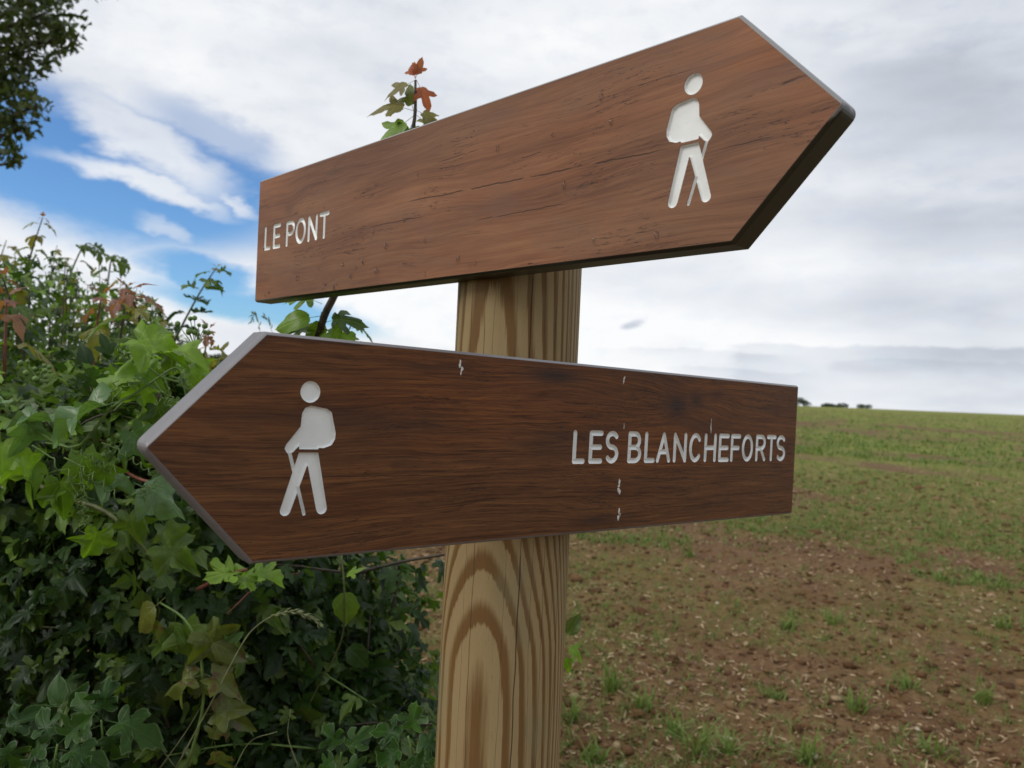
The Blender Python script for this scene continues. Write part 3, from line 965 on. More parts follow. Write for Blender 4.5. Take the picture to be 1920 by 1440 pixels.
# the tall shoot just behind the signs; its tip shows above the upper board
def tall_shoot():
    Y = 1.02
    pts = [at(560, 1000, 1.12), at(580, 720, 1.06), at(604, 606, Y), at(630, 548, Y), at(700, 400, Y), at(758, 290, Y), at(777, 225, Y), at(779, 150, Y)]
    base = Vector(pts[0])
    t = thing('maple_shoot', 'tall maple shoot behind the signpost whose red tip shows above the upper board', 'shoot', base, 'maple shoots rising from the hedge')
    S = spline(pts, 30)
    v, f = tube(S - np.array(base), np.interp(np.linspace(0, 1, 30), [0, .4, .8, 1], [.0052, .0050, .0028, .0016]), 8)
    obj('stem', mesh('stem', v, f, STEM_DARK), t)
    cam_n = Vector((0, -1, 0.15))

    def lf(px, py, dx, dy, size, mat, kind='maple', nrm=cam_n, dz=0.0, k=None, label=None):
        tip = right * dx - up * dy + fwd * dz
        put_leaf(t, at(px, py, Y), tip, nrm, size * 1.12 if py < 240 else size, kind, mat, k, label)
    # top sprig (dx, dy: the way the leaf points in the picture, y down)
    lf(779, 150, -1.0, .55, .032, LEAF_BRONZE, 'narrow', Vector((0.1, -.7, .8)), -.2, 0)
    lf(781, 150, .45, .9, .030, LEAF_ORANGE, 'narrow', Vector((.5, -.9, .1)), -.1, 1, 'orange red young leaf')
    lf(777, 208, -1.0, -.25, .038, LEAF_BRONZE, 'narrow', Vector((.1, -.8, .5)), -.2, 2)
    lf(777, 212, -.3, -1.0, .030, LEAF_YELLOW, 'narrow', Vector((-.3, -1, 0)), 0, 3)
    lf(777, 216, -.9, .75, .042, LEAF_LIGHT, 'narrow', Vector((-.2, -.9, .4)), -.2, 4)
    lf(778, 206, .75, .35, .030, LEAF_BRONZE, 'narrow', Vector((0, -.8, .6)), -.15, 5)
    lf(778, 214, .9, .65, .032, LEAF_BRONZE, 'maple', Vector((.1, -.7, .7)), -.1, 1)
    lf(776, 222, .25, 1.0, .030, LEAF_YELLOW, 'narrow', Vector((.2, -1, .1)), -.1, 1)
    lf(776, 225, -.5, 1.0, .034, LEAF_MID, 'maple', Vector((-.2, -1, .1)), .1, 6)
    for dx, dy, s in ((-.45, -1, .019), (.35, -1, .020), (-.1, -1, .017), (.12, -1, .014), (-.25, -1, .014)):
        lf(779, 148, dx, dy, s, LEAF_ORANGE, 'narrow', Vector((dx, -1, 0.1)), -.1 if dx > 0 else .1)
    # leaves between the boards
    lf(604, 570, -1, -.45, .036, LEAF_LIGHT, 'maple', Vector((0, -.8, .5)), -.25, 7)
    lf(604, 592, -.9, .15, .046, LEAF_LIGHT, 'oval', Vector((.1, -.85, .55)), -.2, 0)
    lf(603, 585, -.25, .9, .036, LEAF_MID, 'oval', Vector((.7, -.8, 0)), 0, 1)
    lf(604, 622, -1, -.15, .044, LEAF_MID, 'maple', Vector((0, -.5, .9)), -.2, 8)
    lf(602, 606, .1, 1, .040, LEAF_LIGHT, 'oval', Vector((-.6, -.9, .1)), 0, 2)
    lf(604, 610, .95, .75, .050, LEAF_LIGHT, 'maple', Vector((.1, -.8, .6)), -.2, 2)
    lf(608, 605, 1, -.28, .036, LEAF_MID, 'maple', Vector((-.2, -.8, .5)), -.2, 3)
    lf(606, 620, -.5, .8, .042, LEAF_MID, 'maple', Vector((-.3, -.8, .5)), -.2, 3)
    lf(604, 640, .2, 1, .042, LEAF_MID, 'maple', Vector((.2, -.8, .5)), -.2, 5)


tall_shoot()
shoot('leafy maple side twig seen between the two boards left of the post', [at(610, 690, 1.3), at(640, 650, 1.28), at(660, 605, 1.26)], .0022, .001, 4, .046, .036, [LEAF_MID, LEAF_MID], STEM_OLIVE, .1)
shoot('short maple twig hanging low behind the lower board, right of the tall shoot', [at(640, 740, 1.3), at(668, 680, 1.28), at(676, 640, 1.28)], .002, .001, 2, .042, .034, [LEAF_MID], STEM_OLIVE, .3)
# shoots in the hedge, left to right
sh = shoot
sh('red-leaved maple shoot at the left picture edge in front of the far hedge', [at(0, 900, 1.35), at(8, 700, 1.3), at(12, 560, 1.3)], .004, .0018, 3, .05, .055, [LEAF_MID, LEAF_BRONZE, LEAF_RED], STEM_RED, .35, .5, LEAF_RED)
sh('dark leaning maple shoot with a bare stem low and bronze leaves above', [at(75, 860, 1.5), at(55, 720, 1.5), at(30, 600, 1.5), at(5, 520, 1.5)], .004, .002, 3, .04, .05, [LEAF_MID, LEAF_BRONZE], STEM_DARK, .55, .5, LEAF_RED)
sh('tallest far maple shoot at the left with small leaf pairs up to a red tip', [at(10, 640, 2.4), at(40, 540, 2.4), at(60, 470, 2.4), at(80, 408, 2.4)], .005, .0015, 7, .058, .036, [LEAF_MID, LEAF_MID, LEAF_BRONZE], STEM_OLIVE, .1, .4, LEAF_RED)
sh('reddish stemmed maple shoot with a drooping red leaf crown, middle of the hedge', [at(172, 730, 1.5), at(178, 640, 1.5), at(190, 556, 1.5)], .003, .0016, 2, .03, .045, [LEAF_BRONZE, LEAF_RED], STEM_RED, .6, .9, LEAF_RED)
sh('dark stemmed maple shoot with pinkish young leaves, right of the red leaf crown', [at(305, 760, 1.25), at(285, 700, 1.25), at(262, 600, 1.25), at(244, 550, 1.25)], .0036, .0018, 4, .055, .050, [LEAF_MID, LEAF_MID, LEAF_BRONZE, LEAF_RED], STEM_DARK, .45, .5, LEAF_RED)
sh('second shoot with coral young leaves leaning beside the pinkish one', [at(215, 690, 1.7), at(228, 620, 1.7), at(238, 540, 1.7)], .003, .0016, 3, .05, .05, [LEAF_MID, LEAF_BRONZE, LEAF_RED], STEM_DARK, .3, .6, LEAF_RED)
sh('slender green maple shoot leaning right against the sky, left of the upper board', [at(322, 650, 2.3), at(352, 590, 2.3), at(380, 540, 2.3), at(406, 502, 2.3)], .004, .0014, 6, .060, .038, [LEAF_DARK, LEAF_MID], STEM_OLIVE, .12, .35, LEAF_BRONZE)
sh('orange tipped small shoot just above the slanted end of the lower board', [at(372, 700, 1.45), at(384, 660, 1.45), at(392, 618, 1.45)], .002, .0012, 3, .036, .034, [LEAF_BRONZE, LEAF_BRONZE, LEAF_RED], STEM_OLIVE, .3, .9, LEAF_RED)
sh('far thin shoot bending over at the hedge top, right of the tallest one', [at(110, 600, 3.0), at(130, 520, 3.0), at(160, 458, 3.0), at(185, 470, 3.0)], .005, .0014, 6, .065, .04, [LEAF_MID], STEM_OLIVE, .1, .4)
sh('far thin shoot at the hedge top arching towards the upper board', [at(180, 620, 3.1), at(200, 540, 3.1), at(212, 480, 3.1), at(240, 495, 3.1)], .005, .0014, 6, .065, .04, [LEAF_MID], STEM_OLIVE, .1, .4)
sh('far upright shoot at the very left of the hedge top', [at(-30, 600, 2.8), at(-10, 520, 2.8), at(12, 450, 2.8)], .005, .0014, 6, .062, .04, [LEAF_MID, LEAF_BRONZE], STEM_OLIVE, .1, .4)
sh('low maple shoot rising from the darker hedge just left of the lower board', [at(330, 760, 1.35), at(322, 720, 1.32), at(318, 690, 1.32)], .003, .0016, 3, .055, .045, [LEAF_MID], STEM_DARK, .2, .4)
sh('long olive branch slanting down across the hedge below the board point', [at(10, 870, 1.12), at(100, 925, 1.10), at(190, 955, 1.08), at(245, 1000, 1.06), at(295, 1060, 1.05)], .0042, .0024, 3, .042, .05, [LEAF_MID, LEAF_MID], STEM_OLIVE, .5, .8)
sh('reddish branch running behind the lower left edge of the lower board', [at(210, 865, 1.2), at(260, 898, 1.15), at(330, 915, 1.12), at(380, 960, 1.10)], .0028, .0022, 2, .04, .05, [LEAF_DARK, LEAF_DARK], STEM_RED, .3, .7)
sh('red twig with bright lobed leaf just under the lower board corner', [at(370, 1105, 1.06), at(420, 1080, 1.04), at(462, 1068, 1.02)], .0030, .0022, 2, .046, .050, [LEAF_LIGHT, LEAF_LIGHT], STEM_RED, .75, .3)
sh('dark bare branch rising to the post under the lower board', [at(590, 1098, 1.35), at(680, 1072, 1.35), at(760, 1052, 1.35), at(835, 1040, 1.35)], .0034, .0022, 3, .04, .045, [LEAF_DARK, LEAF_DARK], STEM_DARK, .1, .8)
sh('dark twig dropping from the branch beside the post', [at(748, 1056, 1.36), at(742, 1110, 1.36), at(728, 1160, 1.36), at(716, 1180, 1.36)], .0026, .0018, 2, .044, .04, [LEAF_DARK, LEAF_DARK], STEM_DARK, .25, .8)


# ------------------------------------------------------------------ bryony vine with tendrils
def vine(label, pts, r0, leaves, tendrils, berries=(), stem=STEM_GREEN):
    base = Vector(pts[0])
    t = thing('bryony_vine', label, 'vine', base, 'bryony vines climbing over the hedge')
    S = spline(pts, 22)
    v, f = tube(S - np.array(base), np.linspace(r0, r0 * 0.55, 22), 6)
    obj('stem', mesh('stem', v, f, stem), t)
    for px, py, Y, dx, dy, dz, size, mat, nrm in leaves:
        put_leaf(t, at(px, py, Y), right * dx - up * dy + fwd * dz, Vector(nrm) + Vector(RNG.normal(0, .22, 3)), size * random.uniform(.68, .92), 'vine', mat)
    for px, py, Y, dx, dy, turns, rad, ln in tendrils:
        p0 = np.array(at(px, py, Y)); d = np.array(right * dx - up * dy); d /= np.linalg.norm(d)
        s = np.array(fwd); w = np.cross(d, s)
        u = np.linspace(0, 1, 40)
        a = np.clip(u - 0.3, 0, 1) / 0.7 * turns * 6.283
        rr = rad * np.clip((u - 0.2) / 0.3, 0, 1) * (1.15 - 0.6 * u)
        Q = p0 + d * (u * ln)[:, None] + w * (rr * np.sin(a))[:, None] + s * (rr * (np.cos(a) - 1))[:, None] + np.array([0, 0, -1.0]) * (0.25 * ln * u ** 2)[:, None]
        v, f = tube(Q - np.array(base), np.linspace(.0010, .0006, 40), 4)
        obj('tendril', mesh('tendril', v, f, STEM_GREEN), t)
    for px, py, Y, n in berries:
        m = MB()
        c = at(px, py, Y)
        for _ in range(n):
            q = c + Vector(RNG.normal(0, .010, 3))
            u = rand_unit(1)[0]
            rr = random.uniform(.0028, .0046)
            V = [(q.x, q.y, q.z + rr)] + [(q.x + rr * math.cos(k * 1.047) * .9, q.y + rr * math.sin(k * 1.047) * .9, q.z + rr * hh) for hh in (.45, -.45) for k in range(6)] + [(q.x, q.y, q.z - rr)]
            F = [(0, 1 + k, 1 + (k + 1) % 6) for k in range(6)] + [(1 + k, 7 + k, 7 + (k + 1) % 6, 1 + (k + 1) % 6) for k in range(6)] + [(13, 7 + (k + 1) % 6, 7 + k) for k in range(6)]
            m.add(np.array(V) - np.array(base), F)
            v, f = tube([c - base + Vector((0, 0, -.02)), q - base], .0006, 4)
            m.add(v, f)
        obj('berry_cluster', m.build('berry_cluster', STEM_GREEN), t)
    return t


UPN = (0.0, -0.30, 0.95)
vine('bryony vine with big pale green leaves spread over the middle left of the hedge',
     [at(55, 800, .98), at(140, 840, .96), at(208, 765, .95), at(250, 740, .98), at(300, 706, 1.0), at(330, 690, 1.02), at(345, 715, 1.02)], .0022,
     [(222, 752, .94, -1, .30, -.15, .078, LEAF_PALE, (.15, -.28, .95)), (205, 750, .96, .15, -1, .1, .05, LEAF_LIGHT, (-.4, -.9, .2)),
      (170, 765, .95, -.6, .5, -.2, .05, LEAF_LIGHT, UPN), (60, 770, .97, -.2, .95, -.1, .065, LEAF_PALE, (.25, -.25, .9)), (20, 760, .97, -1, -.2, -.1, .06, LEAF_PALE, (.1, -.15, .95)),
      (120, 800, .97, -1, -.35, 0, .06, LEAF_PALE, (-.1, -.3, .9)), (150, 830, .96, .3, 1, 0, .05, LEAF_LIGHT, (.2, -.9, .3)), (40, 860, .96, .5, .6, -.2, .052, LEAF_LIGHT, UPN),
      (95, 845, .96, -.7, .7, -.2, .05, LEAF_LIGHT, UPN), (235, 790, .98, .6, .75, 0, .055, LEAF_PALE, (.1, -.8, .5)), (0, 810, .98, .2, .9, -.2, .058, LEAF_LIGHT, UPN),
      (180, 860, .97, -.4, .9, 0, .045, LEAF_LIGHT, (.3, -.9, .2)), (255, 730, .99, -.6, -.6, 0, .045, LEAF_LIGHT, (-.2, -.7, .7))],
     [(85, 830, .95, 1, .15, 5, .006, .10), (150, 870, .94, .2, 1, 6, .006, .06), (120, 858, .94, .8, .35, 4, .007, .08), (190, 830, .94, .9, .3, 5, .005, .07), (208, 765, .94, .2, -1, 2, .004, .05), (60, 835, .94, .9, .5, 3, .006, .09), (170, 880, .94, -.2, 1, 4, .005, .06), (215, 745, .94, .7, -.8, 3, .004, .05)],
     [(70, 690, 1.0, 12)])
vine('bryony vine with a long bright green leaf reaching over to the lower board',
     [at(215, 770, 1.02), at(260, 720, 1.02), at(240, 660, 1.0), at(300, 705, 1.0), at(340, 720, 1.0), at(350, 750, 1.0)], .0018,
     [(232, 632, .98, 1, .22, -.1, .072, LEAF_LIGHT, (-.1, -.3, .95)), (300, 655, .98, 1, .12, -.1, .066, LEAF_LIGHT, (.1, -.25, .95)), (235, 690, 1.0, 1, .35, -.1, .058, LEAF_LIGHT, (0, -.35, .9)),
      (250, 700, 1.02, .4, .9, 0, .055, LEAF_LIGHT, UPN), (345, 690, 1.0, .8, .3, -.1, .04, LEAF_LIGHT, (.2, -.8, .5)), (290, 745, 1.03, .3, 1, 0, .05, LEAF_MID, (.2, -.8, .5)),
      (330, 640, 1.05, -.3, 1, 0, .04, LEAF_MID, (.3, -.8, .4)), (275, 790, 1.05, -.3, .9, 0, .05, LEAF_MID, UPN), (360, 745, 1.06, -.4, .9, 0, .045, LEAF_MID, UPN)],
     [(305, 700, .98, .4, 1, 4, .006, .06), (318, 705, .98, .9, .2, 5, .005, .04), (290, 715, .98, .6, .8, 4, .005, .05), (240, 700, .98, -.2, -1, 2, .004, .05)],
     [(368, 625, 1.02, 14), (248, 668, 1.02, 10)])
vine('bryony vine with curled tendrils hanging down the front of the hedge',
     [at(60, 900, 1.0), at(130, 880, .97), at(190, 910, .97), at(250, 930, .98), at(280, 1000, .98)], .0018,
     [(110, 880, .96, .2, 1, -.1, .055, LEAF_LIGHT, UPN), (125, 905, .96, -.8, .6, -.1, .05, LEAF_LIGHT, (0, -.8, .6)), (190, 975, .97, -.35, 1, 0, .052, LEAF_LIGHT, (.5, -.8, .2)), (55, 880, .97, -.9, .3, -.2, .05, LEAF_LIGHT, UPN),
      (195, 850, .95, .0, 1, 0, .045, LEAF_LIGHT, (.4, -.9, .2)), (250, 905, .98, .9, .3, -.2, .06, LEAF_PALE, (0, -.55, .85)), (170, 900, .97, 1, .1, -.1, .055, LEAF_PALE, (0, -.5, .85)), (285, 1010, .98, .8, .5, -.1, .055, LEAF_MID, (.1, -.8, .6)), (300, 970, 1.0, .5, .9, -.1, .05, LEAF_MID, UPN),
      (240, 945, .98, .2, 1, 0, .05, LEAF_MID, (.1, -.95, .2))],
     [(150, 885, .95, .1, 1, 6, .006, .07), (155, 850, .95, 1, .4, 6, .006, .05), (245, 930, .96, .8, -.5, 3, .004, .05), (130, 900, .95, .5, .8, 5, .005, .06), (270, 950, .96, .1, -1, 3, .003, .04)], [(205, 835, .95, 8)])


# ------------------------------------------------------------------ yellowing plant and low plants by the frame's foot
def sprig(name, label, cat, pts, r0, stem, leaves, group=None):
    base = Vector(pts[0])
    t = thing(name, label, cat, base, group)
    S = spline(pts, 16)
    v, f = tube(S - np.array(base), np.linspace(r0, r0 * 0.6, 16), 6)
    obj('stem', mesh('stem', v, f, stem), t)
    for px, py, Y, dx, dy, dz, size, mat, nrm, kind in leaves:
        put_leaf(t, at(px, py, Y), right * dx - up * dy + fwd * dz, Vector(nrm), size * (.74 if name == 'yellowing_plant' else .9), kind, mat)
    return t


sprig('yellowing_plant', 'yellowing spotted plant hanging in front of the dark hedge below the board point', 'plant',
      [at(350, 1440, 1.02), at(378, 1340, 1.0), at(380, 1270, .99), at(372, 1210, .98), at(345, 1160, .98), at(300, 1130, 1.0)], .0022, STEM_GREEN,
      [(310, 1120, .98, -.75, .65, -.1, .062, LEAF_YELLOW, (.1, -.8, .6), 'oval'), (300, 1140, .98, -.2, 1, -.05, .060, LEAF_YELLOW, (-.4, -.9, .3), 'oval'), (330, 1150, .98, -.1, 1, 0, .058, LEAF_MID, (.1, -.9, .4), 'oval'),
       (340, 1150, .99, .3, 1, 0, .066, LEAF_MID, (.3, -.9, .3), 'vine'), (372, 1165, .98, .6, .8, -.05, .070, LEAF_YELLOW, (.1, -.85, .5), 'vine'), (378, 1195, .98, .9, .4, 0, .060, LEAF_YELLOW, (.1, -.8, .5), 'oval'), (400, 1190, .99, .8, .7, 0, .05, LEAF_PALE, (-.3, -.9, .3), 'vine'),
       (380, 1265, .98, -1, .25, -.1, .055, LEAF_YELLOW, (0, -.6, .8), 'vine'), (380, 1262, .98, 1, .35, -.1, .055, LEAF_YELLOW, (0, -.6, .8), 'vine'), (382, 1310, .99, -.2, -.9, 0, .034, LEAF_YELLOW, (0, -.9, .4), 'vine'),
       (384, 1340, .99, 1, -.2, 0, .058, LEAF_YELLOW, (.1, -.7, .6), 'vine'), (392, 1330, .99, 1, .4, 0, .06, LEAF_YELLOW, (.1, -.8, .5), 'narrow'), (396, 1400, .99, .3, -1, 0, .04, LEAF_YELLOW, (.2, -.9, .3), 'narrow'), (402, 1390, .99, .2, 1, 0, .05, LEAF_YELLOW, (-.2, -.9, .3), 'narrow')])
low = 'low lobed plants at the foot of the hedge'
sprig('low_plant', 'low lobed green plant at the bottom left corner', 'plant', [at(90, 1500, .92), at(100, 1440, .90), at(108, 1395, .90)], .002, STEM_GREEN,
      [(108, 1400, .90, -1, .1, -.1, .042, LEAF_RIM, (0, -.6, .8), 'maple'), (108, 1395, .90, -.5, -.6, 0, .040, LEAF_RIM, (-.1, -.8, .5), 'maple'), (110, 1395, .90, .5, -.5, 0, .042, LEAF_RIM, (.1, -.8, .5), 'maple'), (110, 1405, .89, 1, .1, -.1, .046, LEAF_RIM, (0, -.6, .8), 'maple'),
       (106, 1420, .89, -.7, .6, -.2, .040, LEAF_RIM, (0, -.7, .7), 'maple'), (112, 1420, .89, .8, .6, -.2, .044, LEAF_RIM, (0, -.7, .7), 'maple'), (108, 1430, .88, .1, 1, -.3, .044, LEAF_RIM, (0, -.6, .8), 'maple')], low)
sprig('low_plant', 'low lobed green plant with long leaf to the right, above the bottom left corner', 'plant', [at(190, 1440, .98), at(192, 1390, .97), at(190, 1350, .97)], .002, STEM_GREEN,
      [(188, 1350, .97, -.8, -.7, 0, .042, LEAF_RIM, (-.1, -.8, .5), 'maple'), (192, 1348, .97, .15, -1, 0, .044, LEAF_RIM, (.1, -.8, .5), 'maple'), (196, 1350, .96, 1, .15, -.1, .060, LEAF_RIM, (0, -.6, .8), 'maple'), (188, 1360, .96, -.9, .3, -.1, .042, LEAF_RIM, (0, -.7, .7), 'maple'), (194, 1362, .96, .5, .9, -.1, .044, LEAF_RIM, (0, -.8, .6), 'maple'),
       (120, 1340, 1.0, -.4, -.9, 0, .042, LEAF_RIM, (-.2, -.9, .3), 'oval'), (130, 1345, 1.0, .4, -.9, 0, .036, LEAF_RIM, (.2, -.9, .3), 'oval')], low)
sprig('low_plant', 'pale rimmed low plant at the bottom edge touching the post', 'plant', [at(790, 1500, 1.0), at(775, 1420, .98), at(765, 1380, .98)], .002, STEM_GREEN,
      [(765, 1385, .98, -.9, -.4, 0, .040, LEAF_RIM, (-.1, -.7, .7), 'maple'), (768, 1380, .98, .2, -1, 0, .038, LEAF_RIM, (.1, -.9, .3), 'maple'), (770, 1385, .97, .8, .1, -.1, .040, LEAF_RIM, (0, -.6, .8), 'maple'), (765, 1395, .97, -.9, .5, -.1, .042, LEAF_RIM, (0, -.7, .7), 'maple'),
       (770, 1400, .97, .5, .9, -.2, .040, LEAF_RIM, (0, -.8, .6), 'maple'), (775, 1410, .97, -.1, 1, -.2, .044, LEAF_RIM, (0, -.7, .7), 'maple')], low)
sprig('low_plant', 'small low plant at the bottom edge left of the one by the post', 'plant', [at(630, 1500, 1.0), at(636, 1440, 1.0), at(640, 1410, 1.0)], .002, STEM_GREEN,
      [(640, 1410, 1.0, -.5, -.8, 0, .036, LEAF_RIM, (-.1, -.8, .5), 'maple'), (642, 1412, 1.0, .6, -.6, 0, .036, LEAF_RIM, (.1, -.8, .5), 'maple'), (640, 1420, .99, -.8, .4, -.1, .036, LEAF_RIM, (0, -.7, .7), 'maple'), (642, 1422, .99, .8, .5, -.1, .036, LEAF_RIM, (0, -.7, .7), 'maple')], low)
sprig('low_plant', 'low green plant cut by the left picture edge near the bottom', 'plant', [at(-20, 1500, .95), at(-6, 1420, .95), at(0, 1380, .95)], .002, STEM_GREEN,
      [(0, 1375, .95, .6, -.5, 0, .040, LEAF_RIM, (.1, -.8, .5), 'maple'), (2, 1385, .95, .5, .8, -.1, .040, LEAF_RIM, (0, -.8, .6), 'maple'), (-2, 1385, .95, -.7, .2, 0, .040, LEAF_RIM, (0, -.7, .7), 'maple')], low)
sprig('climbing_stem', 'dark oval-leaved climber hanging below the lower board left of the post', 'vine', [at(640, 1040, 1.2), at(646, 1120, 1.18), at(640, 1200, 1.2), at(600, 1280, 1.2), at(575, 1330, 1.2)], .0018, STEM_OLIVE,
      [(646, 1088, 1.18, .05, 1, 0, .060, LEAF_MID, (.2, -.95, .2), 'oval'), (640, 1085, 1.18, .8, -.5, -.1, .034, LEAF_LIGHT, (0, -.35, .9), 'narrow'), (560, 1300, 1.2, .3, 1, 0, .056, LEAF_MID, (-.3, -.9, .2), 'oval'), (600, 1280, 1.2, -.4, .9, 0, .05, LEAF_DARK, (.2, -.9, .2), 'oval'), (640, 1200, 1.2, .6, .6, 0, .05, LEAF_DARK, (0, -.8, .5), 'oval'), (620, 1230, 1.2, -.5, .3, 0, .05, LEAF_DARK, (0, -.8, .5), 'oval')])


sprig('weed', 'small pale weed peeping out behind the right edge of the post', 'plant', [at(1045, 1330, .95), at(1052, 1250, .94), at(1056, 1200, .94)], .0012, STEM_GREEN,
      [(1056, 1200, .94, .5, -.7, 0, .030, LEAF_YELLOW, (.2, -.8, .4), 'oval'), (1056, 1208, .94, .9, .5, 0, .028, LEAF_LIGHT, (0, -.7, .7), 'narrow'), (1054, 1225, .94, .5, .9, 0, .024, LEAF_LIGHT, (.2, -.8, .4), 'narrow')])


def grass_ear(label, pts, spike_from, r, mat, Y, n=26, size=0.011):
    base = Vector(pts[0])
    t = thing('grass_stalk', label, 'grass stalk', base, 'seeding grass stalks')
    S = spline(pts, 34) - np.array(base)
    v, f = tube(S, np.linspace(r, r * 0.5, 34), 5)
    obj('stalk', mesh('stalk', v, f, mat), t)
    m = MB()
    for i in range(n):
        u = spike_from + (1 - spike_from) * i / n
        x = u * 33; j = min(int(x), 32)
        p = S[j] + (S[j + 1] - S[j]) * (x - j)
        d = S[j + 1] - S[j]; d = d / np.linalg.norm(d)
        sd = np.array([RNG.normal(), RNG.normal(), RNG.normal()]); sd -= d * sd.dot(d); sd /= np.linalg.norm(sd)
        w = np.cross(d, sd)
        k = size * (1 - 0.5 * abs(i / n - 0.4))
        tip = p + d * k + sd * k * 0.45
        mid = p + d * k * 0.5 + sd * k * 0.28
        V = [p, mid + w * k * .16, mid + sd * k * .14, mid - w * k * .16, mid - sd * k * .1, tip]
        m.add(V, [(0, 1, 2), (0, 2, 3), (0, 3, 4), (0, 4, 1), (5, 2, 1), (5, 3, 2), (5, 4, 3), (5, 1, 4)], random.random())
    obj('seed_head', m.build('seed_head', mat, False), t)


grass_ear('arching pale grass ear in front of the dark hedge below the lower board', [at(330, 1440, 1.0), at(395, 1320, .98), at(450, 1215, .97), at(480, 1175, .97), at(525, 1150, .97), at(570, 1152, .97), at(600, 1172, .97)], .60, .0012, DRY, .97, 34)
grass_ear('faint dry grass stalk against the sky between the board ends', [at(480, 760, 1.9), at(484, 690, 1.9), at(488, 630, 1.9), at(480, 590, 1.9), at(470, 605, 1.9)], .55, .0008, DRY, 1.9, 12, .016)
grass_ear('second faint dry grass stalk leaning right of the first one', [at(520, 740, 1.9), at(518, 660, 1.9), at(506, 610, 1.9), at(494, 592, 1.9)], .6, .0008, DRY, 1.9, 9, .016)
for i, (x0, y0, x1, y1, x2, y2) in enumerate(((300, 1440, 350, 1370, 385, 1310), (440, 1440, 470, 1390, 520, 1372), (250, 1430, 290, 1395, 330, 1440), (560, 1440, 540, 1380, 545, 1330))):
    b = at(x0, y0, 1.0)
    v, f = tube(spline([Vector((0, 0, 0)), at(x1, y1, 1.0) - b, at(x2, y2, 1.0) - b], 12), [.0007] * 6 + [.0005] * 6, 5)
    o = obj('dry_stalk', mesh('dry_stalk', v, f, DRY), loc=b)
    tag(o, ('thin dry stalk beside the yellowing plant stem', 'thin dry stalk lying level at the bottom edge under the hedge', 'thin dry stalk bent in a hoop near the bottom left plants', 'thin upright dry stalk in the dark hedge left of the post')[i], 'stalk', 'dry stalks at the hedge foot')


# ------------------------------------------------------------------ oak at the upper left
def make_oak():
    bx, by = -6.9, 7.6
    zg = float(ground_z(bx, by))
    t = thing('oak_tree', 'dark leafy tree whose crown hangs in at the upper left corner', 'tree', (bx, by, zg))
    b = Vector((bx, by, zg))
    tr = [(0, 0, -.2), (.1, 0, 1.4), (.05, .1, 3.2), (.2, 0, 5.0), (.1, .1, 7.5), (0, 0, 9.5)]
    v, f = tube(spline(tr, 14), np.linspace(.28, .06, 14), 10)
    obj('trunk', mesh('trunk', v, f, BARK), t)
    B = [(20, 20, 7.0, .42, 420), (85, 25, 7.0, .36, 300), (120, 70, 6.9, .17, 90), (60, 95, 7.0, .26, 190), (15, 120, 7.0, .26, 200), (30, 175, 7.0, .20, 130), (65, 200, 6.9, .15, 60), (15, 235, 7.0, .16, 80), (50, 240, 7.0, .12, 28), (15, 285, 7.0, .14, 62), (30, 305, 7.0, .07, 16),
         (-40, 200, 7.1, .45, 380), (-120, 60, 7.3, .7, 800), (0, -120, 7.2, .8, 900), (-220, 300, 7.4, .7, 600), (-250, -150, 7.6, 1.1, 900), (130, -120, 7.2, .6, 500), (-450, 100, 8.2, 1.2, 900)]
    P, N = [], []
    limbs = []
    for px, py, Y, r, n in B:
        c = at(px, py, Y)
        u = rand_unit(n) * (RNG.uniform(0.05, 1, (n, 1)) ** 0.45)
        P.append(np.array(c) - np.array(b) + u * r * np.array([1, 1, 0.95])); N.append(rand_unit(n) + np.array([0, 0, .5]))
        limbs.append(c - b)
    P = np.concatenate(P); N = np.concatenate(N); N /= np.linalg.norm(N, axis=1)[:, None]
    # lobed little leaves, bent along the midrib
    n = len(P)
    x = np.cross(N, rand_unit(n)); x /= np.linalg.norm(x, axis=1)[:, None]; y = np.cross(N, x)
    s = RNG.uniform(.055, .105, n)[:, None]
    o = [(-.5, 0), (-.25, .16), (-.1, .13), (.05, .27), (.18, .2), (.32, .27), (.5, 0), (.32, -.27), (.18, -.2), (.05, -.27), (-.1, -.13), (-.25, -.16)]
    V = np.stack([P + x * s * a + y * s * c + N * s * (abs(c) * .5 - a * a * .4) for a, c in o] + [P], 1).reshape(-1, 3)
    q = np.arange(n) * 13
    F = np.concatenate([np.stack([q + 12, q + k, q + (k + 1) % 12], -1) for k in range(12)])
    uv = np.tile(np.array([(a + .5, c) for a, c in o] + [(.5, 0)]), (n, 1))
    obj('crown', mesh('crown', V, F, LEAF_OAK, True, uv=uv, tint=np.repeat(RNG.uniform(0, 1, n), 13)), t)
    hub = [Vector((.15, .05, z)) for z in (2.6, 3.6, 4.6, 5.4)]
    for i, e in enumerate(limbs):
        h = min(hub, key=lambda a: abs(a.z - e.z + .8))
        m = h.lerp(e, .5) + Vector((0, 0, .25))
        v, f = tube(spline([h, m, e], 9), np.linspace(.06, .012, 9), 6)
        obj('limb', mesh('limb', v, f, BARK), t)


make_oak()


# ------------------------------------------------------------------ signpost
def seg_d(X, Y, a, b):
    ax, ay = a; bx, by = b
    dx, dy = bx - ax, by - ay
    t = np.clip(((X - ax) * dx + (Y - ay) * dy) / (dx * dx + dy * dy + 1e-12), 0, 1)
    return np.hypot(X - ax - t * dx, Y - ay - t * dy)


def poly_sd(X, Y, P):
    d = np.full(X.shape, 1e9); ins = np.zeros(X.shape, bool)
    n = len(P)
    for i in range(n):
        a, b = P[i], P[(i + 1) % n]
        d = np.minimum(d, seg_d(X, Y, a, b))
        c = ((a[1] > Y) != (b[1] > Y)) & (X < (b[0] - a[0]) * (Y - a[1]) / ((b[1] - a[1]) + 1e-12) + a[0])
        ins ^= c
    return np.where(ins, -d, d)


